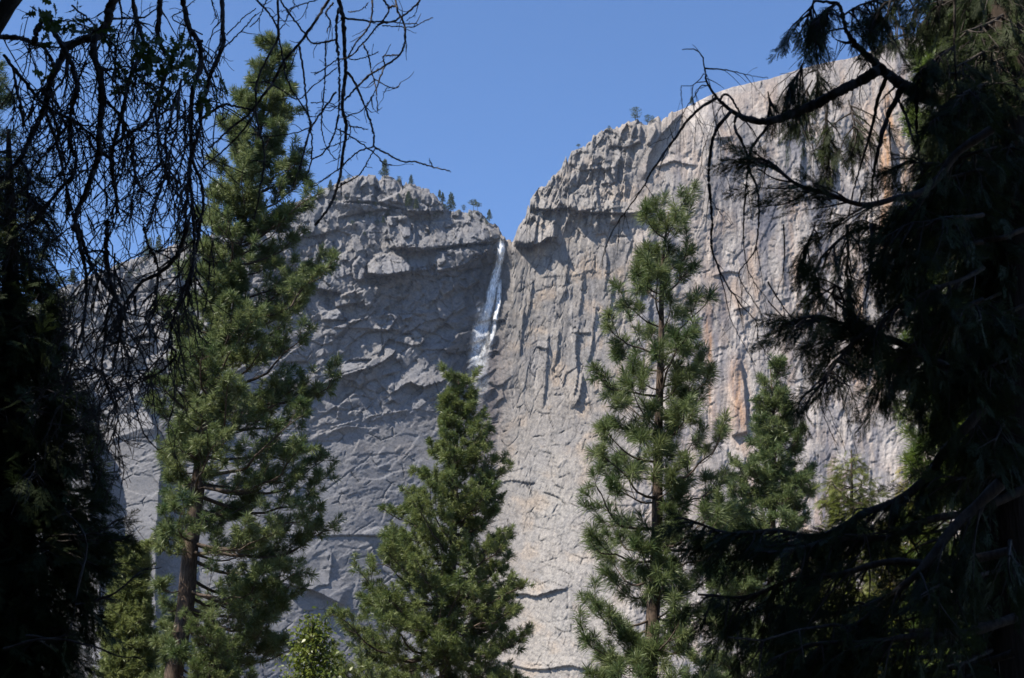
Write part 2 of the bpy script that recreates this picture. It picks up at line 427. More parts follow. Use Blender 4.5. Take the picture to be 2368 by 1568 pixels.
# --- many thin oblique joints: leaning up to the right on the left wall, near upright right of the fall
rj = np.random.RandomState(321)
for i in range(190):
    if i < 110: x0, y0 = rj.uniform(620, 1120), rj.uniform(640, 1560); a0 = R_(rj.normal(-32, 14)); ln = rj.uniform(20, 95)
    elif i < 160: x0, y0 = rj.uniform(1180, 1520), rj.uniform(560, 960); a0 = R_(rj.normal(-80, 12)); ln = rj.uniform(22, 80)
    else: x0, y0 = rj.uniform(1120, 1560), rj.uniform(960, 1560); a0 = R_(rj.choice([-70, -20, 10]) + rj.normal(0, 12)); ln = rj.uniform(18, 60)
    q = [(x0, y0)]
    for k in range(3):
        a0 += rj.normal(0, .22); q.append((q[-1][0] + math.cos(a0) * ln / 3, q[-1][1] + math.sin(a0) * ln / 3))
    if i % 3: step(q[::-1] if i < 110 else q[::-1], rj.uniform(.8, 2.2) * (1 if i < 160 else .6), rj.uniform(9, 26), fade=.3, side=-1 if i < 110 else 1, wob=.2)
    else: crack(q, rj.uniform(2, 4) * (1 if i < 160 else .6), 1.1)
# --- left end: ribs that stand forward and throw long shade to the right
rib = smooth(120, 240, X) * (1 - smooth(430, 520, X)) * smooth(840, 930, Yv)
for q, h, up in (([(392,560),(404,640),(420,760),(412,860)],34,60),([(330,930),(356,980),(372,1080),(366,1180),(362,1260),(358,1420),(350,1700)],50,110),([(130,840),(170,930),(200,1010),(215,1130),(205,1230),(230,1330),(240,1700)],74,80),
                 ([(300,740),(340,742),(352,790),(320,800)],14,16),([(250,690),(262,760),(240,800)],20,40),([(470,640),(480,760),(470,900),(480,1000)],26,50)):
    step(q, h, up, side=1, fade=.08, wob=1.7)
block([(284,742),(344,738),(344,774),(290,790)], 14, 6, (0, .2))
block([(236,792),(300,784),(330,790),(320,830),(250,832)], 14, 6, (0, .3))
step([(150,760),(230,790),(290,800)], 9, 16, side=1)
step([(230,980),(260,990),(330,985),(362,995)], 9, 22, side=1)
# --- dome: exfoliation arches and the flake at its foot
block([(1684,880),(1692,830),(1712,832),(1724,900),(1730,1000),(1690,1010)], 12, 4)
step([(1600,640),(1640,700),(1690,800),(1684,880)], 9, 22, side=-1)
step([(1860,200),(1856,330),(1850,420),(1862,470)], 8, 18, side=1)
step([(1920,330),(1926,400),(1918,470)], 9, 16, side=1)
step([(2030,230),(2060,330),(2066,460),(2060,620)], 16, 40, side=1)
for q in ([(1640,640),(1690,628),(1720,636)],[(1690,720),(1740,708)],[(1790,740),(1836,742),(1856,748)],[(1700,380),(1760,372),(1800,380)],[(1980,560),(2030,548)],[(1500,392),(1560,372),(1620,390)],[(1640,320),(1700,316)]):
    step(q, 7, 9, fade=.3)
P += dome * 10 * np.maximum(0, fbm(X / 36, Yv / 240, 44, 2)) 

# ---- turn the survey into a solid wall: rows of the face, then rows that run back over the top
WALL_D = 900.0 - P * MV
pts = at(X, Yv, WALL_D)
jit_top = pts[0].copy()
back = []
for dist, drop in ((600, 120), (220, 40), (70, 9), (20, 2.0), (5, .35)):
    q = jit_top.copy(); q[:, 1] += dist; q[:, 2] -= drop - 0 * dist
    back.append(q)
pts = np.concatenate([np.stack(back), pts])
nb = len(back)
foot = pts[-1].copy(); foot[:, 2] = -3.0; foot[:, 1] -= 40
pts = np.concatenate([pts, foot[None]])
NRr, NC = pts.shape[:2]
idx = np.arange(NRr * NC).reshape(NRr, NC)
quads = np.stack([idx[1:, :-1], idx[1:, 1:], idx[:-1, 1:], idx[:-1, :-1]], -1).reshape(-1, 4)

# ---- rock colour: stains of the stone itself, plus shade put into the left wall
def mix(c, d, f):
    return c + (np.asarray(d) - c) * np.clip(f, 0, 1)[..., None]
C = np.zeros(X.shape + (3,)) + np.array([.300, .272, .248])
C = mix(C, (.215, .205, .205), .8 * smooth(-.3, .5, fbm(X / 90, Yv / 110, 51, 4)) * (1 - dome))
C = mix(C, (.40, .315, .24), (.35 + .4 * smooth(1140, 1240, X)) * smooth(.05, .5, fbm(X / 70, Yv / 60, 52, 4)))
C = mix(C, (.40, .375, .345), smooth(1130, 1290, X) * smooth(930, 1150, Yv) * .75 * (.6 + .5 * fbm(X / 60, Yv / 60, 53, 3)))
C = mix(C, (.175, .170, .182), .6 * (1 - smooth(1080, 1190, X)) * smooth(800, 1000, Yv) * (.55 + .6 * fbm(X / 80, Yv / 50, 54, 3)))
C = mix(C, (.27, .25, .24), slab * .6)
C = mix(C, (.075, .066, .066), 1.05 * wet * (.75 + .5 * fbm(X / 14, Yv / 60, 55, 3)))
redw = np.exp(-((X - (1112 - .02 * (Yv - 800))) / 48)**2) * smooth(740, 830, Yv) * (1 - smooth(960, 1150, Yv))
C = mix(C, (.125, .078, .062), .9 * redw * (.7 + .6 * fbm(X / 9, Yv / 80, 56, 3)))
# streaks that run down the dome
sw = X + 16 * fbm(X / 110, Yv / 130, 57, 3)
s1 = fbm(sw / 60, Yv / 300, 58, 5, .62); s2 = fbm(sw / 26, Yv / 110, 59, 5, .65); s3 = fbm(sw / 70, Yv / 260, 60, 4, .6)
pat = smooth(-.35, .3, fbm(X / 120, Yv / 150, 68, 3))
C = mix(C, (.325, .300, .280), dome)
C = mix(C, (.38, .31, .26), .6 * dome * smooth(-.1, .4, fbm(X / 90, Yv / 70, 99, 3)))
C = mix(C, (.135, .138, .165), dome * .9 * smooth(-.05, .38, s1) * (.4 + .6 * pat))
C = mix(C, (.52, .48, .44), dome * .8 * smooth(.02, .45, s2) * (1 - .6 * pat))
C = mix(C, (.40, .29, .21), dome * .5 * smooth(.15, .5, s3) * smooth(1560, 1700, X))
C = mix(C, (.22, .205, .20), dome * .8 * np.exp(-below / 40) * smooth(1600, 1800, X))
for x0, y0, x1, y1, wd, k in ((2052, 230, 2044, 640, 13, .95), (1638, 740, 1645, 960, 8, .8), (1702, 850, 1712, 1000, 17, .7), (2090, 330, 2100, 560, 16, .6), (1990, 640, 1975, 900, 10, .5), (1830, 470, 1838, 640, 9, .4)):
    xc = x0 + (x1 - x0) * (Yv - y0) / (y1 - y0)
    C = mix(C, (.52, .285, .125), k * np.exp(-((X + 5 * s2 * 2 - xc) / wd)**2) * smooth(y0 - 60, y0 + 30, Yv) * (1 - smooth(y1 - 40, y1 + 60, Yv)) * (.6 + .7 * fbm(X / 8, Yv / 60, 61, 3)))
for x0, wd in ((1905, 14), (1770, 12), (1660, 16), (1822, 9), (1560, 10)):
    C = mix(C, (.11, .11, .135), .9 * np.exp(-((sw - x0) / wd)**2) * dome * smooth(250, 420, Yv) * (.5 + .8 * fbm(X / 10, Yv / 90, 62, 3)))
# water lines below the buttress ledge and on the left wall
s4 = fbm(sw / 9, Yv / 300, 63, 4, .6)
C = mix(C, (.19, .185, .19), (flakes + blocks_mid * .7) * .55 * smooth(.15, .45, s4))
C = mix(C, (.43, .40, .38), (flakes + .4 * upper_left) * .6 * smooth(.15, .5, fbm(sw / 13, Yv / 200, 64, 3)) )
C = mix(C, (.36, .30, .235), (buttress + .6 * upper_left) * .5 * smooth(0, .5, fbm(X / 30, Yv / 60, 65, 3)))
# thin soil and brush on the ledges
C = C * (1 + .17 * fbm(X / 6, Yv / 6, 66, 4, .7) + .16 * fbm(sw / 5, Yv / 50, 67, 3))[..., None]
lc_ = 1 - smooth(1090, 1200, X + .10 * (Yv - 600))  # mask that darkens the left wall, its grazing light put into the colour
joint = np.exp(-(ek / .03)**2) * smooth(-.1, .2, fbm(X / 40, Yv / 40, 97, 2)) * (1 - dome) + np.exp(-(ek2 / .03)**2) * smooth(-.05, .25, fbm(X / 40, Yv / 40, 98, 2)) * (.4 + .6 * flakes)
joint2 = np.exp(-(e2 / .035)**2) * upper_left * .8 + np.exp(-(e4 / .04)**2) * blocks_mid * smooth(0, .3, fbm(X / 50, Yv / 50, 110, 2))
C = C * (1 - .5 * np.clip(joint + joint2, 0, 1))[..., None]
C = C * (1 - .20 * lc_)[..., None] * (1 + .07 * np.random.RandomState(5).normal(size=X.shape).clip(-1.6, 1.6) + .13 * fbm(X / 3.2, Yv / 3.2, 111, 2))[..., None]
grain = fbm((X * .9 + Yv * .42) / 22, (Yv * .9 - X * .42) / 5, 101, 4, .65); grain2 = fbm((X * .95 + Yv * .3) / 9, (Yv * .95 - X * .3) / 2.6, 102, 3, .6)
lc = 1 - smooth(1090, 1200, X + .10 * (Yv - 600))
C = mix(C, (.200, .206, .232), .80 * lc * (.75 + .5 * fbm(X / 70, Yv / 50, 103, 3)))  # cool tone of the left wall, shade painted into the rock colour
C = mix(C, (.26, .25, .245), .5 * buttress)
C = C * (1 - .42 * smooth(.12, .5, grain) * (1 - dome) - .25 * smooth(.2, .5, grain2) * (1 - dome))[..., None]
C = C * (1 - .35 * smooth(.25, .5, fbm(sw / 4, Yv / 70, 104, 3)) * (flakes + dome) - .3 * smooth(.25, .55, fbm(X / 24, Yv / 3.2, 105, 3)) * dome)[..., None]
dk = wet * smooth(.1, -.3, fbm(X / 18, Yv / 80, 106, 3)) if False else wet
C = mix(C, (.060, .060, .068), .85 * dk * (1 - smooth(-10, 60, X - fcx)) * (.7 + .6 * fbm(X / 16, Yv / 30, 107, 3)))  # wet rock left of the fall, with shade of the turned faces painted in
C = mix(C, (.12, .12, .12), .45 * smooth(.25, .6, fbm(X / 7, Yv / 7, 69, 3)) * (1 - dome))
C = mix(C, (.20, .20, .215), .55 * (1 - smooth(560, 1000, X)) * smooth(700, 900, Yv))  # the same painted shade tone carried to the lower left
C = C * (1 + smooth(1200, 1700, X)[..., None] * np.array([.02, -.005, .0]))
C = np.clip(C * .62, .02, .75)
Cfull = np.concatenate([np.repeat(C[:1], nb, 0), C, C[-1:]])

def rock(t, b, out):
    a = nd(t, 'ShaderNodeAttribute', attribute_name='stain')
    tc = nd(t, 'ShaderNodeTexCoord')
    n = nd(t, 'ShaderNodeTexNoise', Scale=0.9, Detail=8, Roughness=.68)
    t.links.new(tc.outputs['Object'], n.inputs['Vector'])
    r = ramp(t, n.outputs[0], [(.30, (.66, .66, .68)), (.5, (1, 1, 1)), (.72, (1.28, 1.25, 1.2))])
    m = nd(t, 'ShaderNodeMix', data_type='RGBA', blend_type='MULTIPLY'); m.inputs[0].default_value = 1
    t.links.new(a.outputs['Color'], m.inputs[6]); t.links.new(r.outputs[0], m.inputs[7])
    t.links.new(m.outputs[2], b.inputs['Base Color'])
    b.inputs['Roughness'].default_value = .85; b.inputs['Specular IOR Level'].default_value = .25
    n2 = nd(t, 'ShaderNodeTexNoise', Scale=2.2, Detail=10, Roughness=.8)
    t.links.new(tc.outputs['Object'], n2.inputs['Vector'])
    bp = nd(t, 'ShaderNodeBump', Strength=.16, Distance=.6)
    t.links.new(n2.outputs[0], bp.inputs['Height']); t.links.new(bp.outputs[0], b.inputs['Normal'])
M_rock = material('granite', rock)
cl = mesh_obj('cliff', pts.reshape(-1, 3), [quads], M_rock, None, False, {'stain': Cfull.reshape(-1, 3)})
tag(cl, 'tall grey granite cliff with orange and dark streaks behind the pines', None, None, 'structure')

def wall_point(x, y, off=0.0):
    """a point on the face of the wall, `off` metres out from it"""
    c = int(np.clip(round((x - xs[0]) / STEP), 0, len(xs) - 1))
    r = int(np.clip(np.searchsorted(Yv[:, c], y), 0, NR - 1))
    return at(x, y, WALL_D[r, c] - off)

# ================================================================== the fall
fall = [(563,1150,1168),(580,1149,1168),(600,1147,1165),(615,1144,1160),(632,1138,1157),(655,1131,1152),(678,1125,1147),(700,1122,1143),(715,1118,1140),(735,1112,1134),(755,1105,1134),(775,1100,1128),(800,1094,1116),(830,1090,1108)]
fa = np.array(fall, float)
def sheet(y0, y1, lft, rgt, n, off, seed):
    ys = np.linspace(y0, y1, n); us = np.linspace(0, 1, 13)
    V = []; U = []
    for y in ys:
        l, r = lft(y), rgt(y)
        for u in us:
            x = l + (r - l) * u
            p = wall_point(x, y, off + 1.6 * math.sin(math.pi * u))
            V.append(p); U.append((u, (y - y0) / (y1 - y0), seed))
    V = np.array(V).reshape(n, 13, 3)
    # water falls in a smooth curtain: even out the rock's relief along its way
    for _ in range(6):
        V[1:-1, :, 1] = np.minimum(V[1:-1, :, 1], (V[:-2, :, 1] + V[1:-1, :, 1] + V[2:, :, 1]) / 3)
    i = np.arange(n - 1)[:, None] * 13; j = np.arange(12)[None]
    Q = np.stack([i + j + 13, i + j + 14, i + j + 1, i + j], -1).reshape(-1, 4)
    return V.reshape(-1, 3), Q, np.array(U)
def water(t, b, out):
    a = nd(t, 'ShaderNodeAttribute', attribute_name='flow')
    mp = nd(t, 'ShaderNodeMapping'); mp.inputs['Scale'].default_value = (8, 26, 3)
    t.links.new(a.outputs['Vector'], mp.inputs['Vector'])
    n = nd(t, 'ShaderNodeTexNoise', Scale=1.0, Detail=7, Roughness=.75)
    t.links.new(mp.outputs[0], n.inputs['Vector'])
    sx = nd(t, 'ShaderNodeSeparateXYZ'); t.links.new(a.outputs['Vector'], sx.inputs[0])
    # opacity: strands from the noise, feathered at the rims and thinning towards the foot
    def mt(op, a_, b_):
        q = nd(t, 'ShaderNodeMath', operation=op); q.use_clamp = op == 'MULTIPLY_ADD'
        for i_, v_ in enumerate((a_, b_)):
            if isinstance(v_, (int, float)): q.inputs[i_].default_value = v_
            else: t.links.new(v_, q.inputs[i_])
        return q
    e = mt('PINGPONG', sx.outputs[0], .5)
    ed = nd(t, 'ShaderNodeMapRange', interpolation_type='SMOOTHSTEP'); ed.inputs['From Max'].default_value = .34; t.links.new(e.outputs[0], ed.inputs['Value'])
    st = nd(t, 'ShaderNodeMapRange', interpolation_type='SMOOTHSTEP'); st.inputs['From Min'].default_value = .40; st.inputs['From Max'].default_value = .60; st.inputs['To Min'].default_value = .25; t.links.new(n.outputs[0], st.inputs['Value'])
    fd_ = nd(t, 'ShaderNodeMapRange'); fd_.inputs['From Min'].default_value = .35; fd_.inputs['To Min'].default_value = 1.0; fd_.inputs['To Max'].default_value = .0; t.links.new(sx.outputs[1], fd_.inputs['Value'])
    hd_ = nd(t, 'ShaderNodeMapRange', interpolation_type='SMOOTHSTEP'); hd_.inputs['From Max'].default_value = .12; hd_.inputs['To Min'].default_value = .0; t.links.new(sx.outputs[1], hd_.inputs['Value'])
    th_ = nd(t, 'ShaderNodeMapRange'); th_.inputs['From Min'].default_value = .6; th_.inputs['From Max'].default_value = 1.3; th_.inputs['To Min'].default_value = 1; th_.inputs['To Max'].default_value = .35; t.links.new(sx.outputs[2], th_.inputs['Value'])
    k = mt('MULTIPLY', ed.outputs[0], st.outputs[0]); k1 = mt('MULTIPLY', k.outputs[0], fd_.outputs[0]); k3 = mt('MULTIPLY', k1.outputs[0], hd_.outputs[0]); k2 = mt('MULTIPLY', k3.outputs[0], th_.outputs[0])
    t.links.new(k2.outputs[0], b.inputs['Alpha'])
    b.inputs['Base Color'].default_value = (.86, .88, .92, 1); b.inputs['Roughness'].default_value = .6
M_water = material('white_water', water)
VV, QQ, UU, nn = [], [], [], 0
ipl = lambda y: np.interp(y, fa[:, 0], fa[:, 1]); ipr = lambda y: np.interp(y, fa[:, 0], fa[:, 2])
ip = lambda *k: (lambda y: np.interp(y, [a_[0] for a_ in k], [a_[1] for a_ in k]))
for y0, y1, l, r, off, sd in ((548, 850, lambda y: ipl(y) - 3, lambda y: ipr(y) + 3, 2.2, 0.1), (545, 800, lambda y: ipl(y) + 2, lambda y: ipr(y) - 1, 3.0, 0.6),
        (640, 835, ip((640, 1150), (700, 1145), (790, 1128), (835, 1122)), ip((640, 1162), (700, 1159), (790, 1143), (835, 1134)), 2.6, .5),
        (690, 960, ip((690, 1098), (800, 1085), (960, 1090)), ip((690, 1146), (800, 1134), (960, 1140)), 3.4, 1.3),
        (740, 905, ip((740, 1092), (905, 1066)), ip((740, 1120), (905, 1118)), 3.0, 1.25)):
    v, q, u = sheet(y0, y1, l, r, 90, off, sd)
    VV.append(v); QQ.append(q + nn); UU.append(u); nn += len(v)
wf = mesh_obj('waterfall', np.concatenate(VV), [np.concatenate(QQ)], M_water, None, True, {'flow': np.concatenate(UU)})
tag(wf, 'thin white waterfall running down the dark notch of the cliff', None, None, 'structure')

# ================================================================== ground
def soil(t, b, out):
    tc = nd(t, 'ShaderNodeTexCoord'); n = nd(t, 'ShaderNodeTexNoise', Scale=.35, Detail=9, Roughness=.65)
    t.links.new(tc.outputs['Object'], n.inputs['Vector'])
    r = ramp(t, n.outputs[0], [(.3, (.045, .036, .024)), (.55, (.085, .066, .040)), (.75, (.060, .070, .028))])
    t.links.new(r.outputs[0], b.inputs['Base Color']); b.inputs['Roughness'].default_value = .95
    bp = nd(t, 'ShaderNodeBump', Strength=.8, Distance=.15); t.links.new(n.outputs[0], bp.inputs['Height']); t.links.new(bp.outputs[0], b.inputs['Normal'])
M_soil = material('forest_floor', soil)
gx = np.concatenate([[-3000, -1500, -700, -300], np.linspace(-120, 120, 61), [300, 700, 1500, 3000]])
gy = np.concatenate([[-3000, -1200, -400, -120], np.linspace(-60, 130, 49), [250, 500, 900, 1600, 3000]])
GX, GY = np.meshgrid(gx, gy)
GZ = .35 * fbm(GX / 14, GY / 14, 91, 3) * np.exp(-((GX / 150)**2 + (GY / 150)**2)) - .15
GZ = GZ * (1 - np.exp(-((GX / 3)**2 + (GY / 3)**2)))
gi = np.arange(GX.size).reshape(GX.shape)
gq = np.stack([gi[:-1, :-1], gi[:-1, 1:], gi[1:, 1:], gi[1:, :-1]], -1).reshape(-1, 4)
gr = mesh_obj('ground', np.stack([GX, GY, GZ], -1).reshape(-1, 3), [gq], M_soil, None, True)
tag(gr, 'brown forest floor under the trees', None, None, 'structure')
# ================================================================== plant materials
def foliage(name, dark, light, trans=.35, gloss=.35, rough=.45):
    def f(t, b, out):
        a = nd(t, 'ShaderNodeAttribute', attribute_name='var')
        r = ramp(t, a.outputs['Fac'], [(0, dark), (1, light)])
        t.links.new(r.outputs[0], b.inputs['Base Color'])
        b.inputs['Roughness'].default_value = rough; b.inputs['Specular IOR Level'].default_value = gloss
        tr = nd(t, 'ShaderNodeBsdfTranslucent'); t.links.new(r.outputs[0], tr.inputs[0])
        m = nd(t, 'ShaderNodeMixShader'); m.inputs[0].default_value = trans
        t.links.new(b.outputs[0], m.inputs[1]); t.links.new(tr.outputs[0], m.inputs[2]); t.links.new(m.outputs[0], out.inputs[0])
    return material(name, f)
def bark(name, c0, c1, scale, stretch=.22, strength=.7):
    def f(t, b, out):
        tc = nd(t, 'ShaderNodeTexCoord'); mp = nd(t, 'ShaderNodeMapping'); mp.inputs['Scale'].default_value = (scale, scale, scale * stretch)
        t.links.new(tc.outputs['Object'], mp.inputs[0])
        n = nd(t, 'ShaderNodeTexNoise', Scale=1, Detail=6, Roughness=.65); t.links.new(mp.outputs[0], n.inputs['Vector'])
        r = ramp(t, n.outputs[0], [(.34, c0), (.66, c1)])
        t.links.new(r.outputs[0], b.inputs['Base Color']); b.inputs['Roughness'].default_value = .9; b.inputs['Specular IOR Level'].default_value = .2
        bp = nd(t, 'ShaderNodeBump', Strength=strength, Distance=.03); t.links.new(n.outputs[0], bp.inputs['Height']); t.links.new(bp.outputs[0], b.inputs['Normal'])
    return material(name, f)
M_needle = foliage('pine_needles', (.050, .080, .022), (.195, .225, .078), .36, .3, .42)
M_needle_blue = foliage('pine_needles_cool', (.045, .080, .026), (.168, .198, .080), .36, .3, .42)
M_needle_bright = foliage('pine_needles_fresh', (.060, .110, .018), (.150, .200, .040), .40, .4, .4)
M_fir = foliage('fir_needles', (.10, .11, .018), (.26, .23, .045), .4, .3)
M_olive = foliage('olive_needles', (.085, .11, .022), (.21, .22, .055), .4, .3)
M_cedar = foliage('cedar_scales', (.016, .026, .011), (.046, .062, .020), .3, .15, .6)
M_leaf = foliage('broad_leaves', (.11, .155, .016), (.27, .285, .045), .5, .35, .4)
M_bush = foliage('bush_leaves', (.050, .085, .012), (.150, .170, .032), .4, .35, .4)
M_oakleaf = foliage('oak_leaves', (.030, .050, .010), (.060, .090, .018), .35, .3)
M_far = foliage('far_foliage', (.032, .050, .022), (.070, .092, .036), .2, .2)
M_bark = bark('pine_bark', (.028, .021, .017), (.115, .083, .064), 26)
M_twig = bark('twig_bark', (.040, .030, .024), (.10, .078, .062), 40)
M_dark = bark('weathered_bark', (.028, .024, .022), (.070, .060, .054), 30)
M_cbark = bark('cedar_bark', (.012, .009, .007), (.036, .025, .019), 30, .1)
M_dead = bark('dead_wood', (.16, .135, .115), (.34, .30, .27), 30)

UP = np.array([0, 0, 1.0])
def unit(v): return v / (np.linalg.norm(v, axis=-1, keepdims=True) + 1e-9)
def frame(a):
    ref = np.where(np.abs(a[..., 2:3]) > .9, np.array([1.0, 0, 0]), UP)
    u = unit(np.cross(a, ref)); return u, np.cross(a, u)

def needle_mesh(tips, rng, L, N, wd):
    """tips: list of (pos, axis, variation, size); every tuft is N long needles that spray out round the twig's end"""
    pos = np.array([t[0] for t in tips]); ax = unit(np.array([t[1] for t in tips])); var = np.array([t[2] for t in tips]); sz = np.array([t[3] for t in tips])
    n = len(pos)
    u, v = frame(ax)
    th = rng.uniform(0, 2 * np.pi, (n, N)); po = np.radians(rng.uniform(8, 98, (n, N)))
    d = ax[:, None] * np.cos(po)[..., None] + (u[:, None] * np.cos(th)[..., None] + v[:, None] * np.sin(th)[..., None]) * np.sin(po)[..., None]
    ln = (L * rng.uniform(.7, 1.1, (n, N)) * sz[:, None])[..., None]
    b = pos[:, None] - ax[:, None] * (rng.uniform(0, .75, (n, N)) * L)[..., None]
    tip = b + d * ln; tip[..., 2] -= .10 * ln[..., 0] * np.sin(po)
    s = unit(np.cross(d, rng.normal(size=(n, N, 3)))) * wd
    V = np.stack([b - s * .6, b + d * ln * .5 + s, tip, b + d * ln * .5 - s], 2).reshape(-1, 3)
    F = np.arange(n * N * 4).reshape(-1, 4)
    a = np.repeat(np.clip(var[:, None] + rng.uniform(-.22, .22, (n, N)), 0, 1).reshape(-1), 4)
    return V, F, a

def sprig_template(seed, thin=.0052):
    """flat fern-like spray, axis +x, length 1, lying in xy"""
    r = np.random.RandomState(seed); V = []
    def blade(p, d, l, w_):
        q = np.array([-d[1], d[0], 0]); z = r.uniform(-.04, .04)
        p = np.asarray(p); e = p + d * l; e = e + np.array([0, 0, z])
        V.append([p, p + d * l * .45 + q * w_, e, p + d * l * .45 - q * w_])
    def rot2(d, a):
        c, s = math.cos(a), math.sin(a); return np.array([d[0] * c - d[1] * s, d[0] * s + d[1] * c, 0])
    ax = np.array([1.0, 0, 0])
    blade((0, 0, 0), ax, 1.0, .012)
    k = 13
    for i in range(k):
        t = .08 + .88 * i / k + r.uniform(-.02, .02)
        for s in (-1, 1):
            if r.rand() < .15: continue
            d = rot2(ax, s * math.radians(r.uniform(22, 42))); l = (.44 * (1 - t) ** .6 + .08) * r.uniform(.6, 1.2)
            p = ax * t + np.array([0, 0, r.uniform(-.03, .03)])
            blade(p, d, l, .011)
            m_ = max(2, int(l * 20))
            for j in range(m_):
                tj = .18 + .8 * (j + r.rand() * .5) / m_
                for s2 in (-1, 1):
                    if r.rand() < .2: continue
                    blade(p + d * l * tj, rot2(d, s2 * math.radians(r.uniform(22, 42))), r.uniform(.05, .11), .0075)
    return np.array(V)
SPRIGS = [sprig_template(s) for s in range(5)]
def spray_mesh(items, rng, thin=1.0):
    """items: (pos, dir, up, length, variation)"""
    Vs, As = [], []
    pos = np.array([i[0] for i in items]); d = unit(np.array([i[1] for i in items])); upv = np.array([i[2] for i in items]); L = np.array([i[3] for i in items]); var = np.array([i[4] for i in items])
    y = unit(np.cross(upv, d)); z = np.cross(d, y)
    pick = rng.integers(0, len(SPRIGS), len(items))
    for k, T in enumerate(SPRIGS):
        m = pick == k
        if not m.any(): continue
        t = T.reshape(-1, 3)
        droop = t[:, 0] ** 2 * -.12
        W = pos[m][:, None] + L[m][:, None, None] * (t[None, :, 0:1] * d[m][:, None] + t[None, :, 1:2] * y[m][:, None] + t[None, :, 2:3] * z[m][:, None])
        W[..., 2] += L[m][:, None] * droop[None]
        Vs.append(W.reshape(-1, 3)); As.append(np.repeat(np.clip(var[m] + rng.uniform(-.15, .15, m.sum()), 0, 1), len(t)))
    V = np.concatenate(Vs); return V, np.arange(len(V)).reshape(-1, 4), np.concatenate(As)

def mpv(Y): return Y / FV / .95

def trunk_line(tr, Y):
    tr = np.array(tr, float)                                       # (x, y) from the top down
    P = at(tr[:, 0], tr[:, 1], Y)
    lo = P[-1]; sl = (P[-1] - P[-2]) / (P[-2][2] - P[-1][2] + 1e-6)
    base = lo + np.array([sl[0] * (lo[2] + .3) * .5, 0, -(lo[2] + .3)])
    return np.concatenate([[base], P[::-1]])

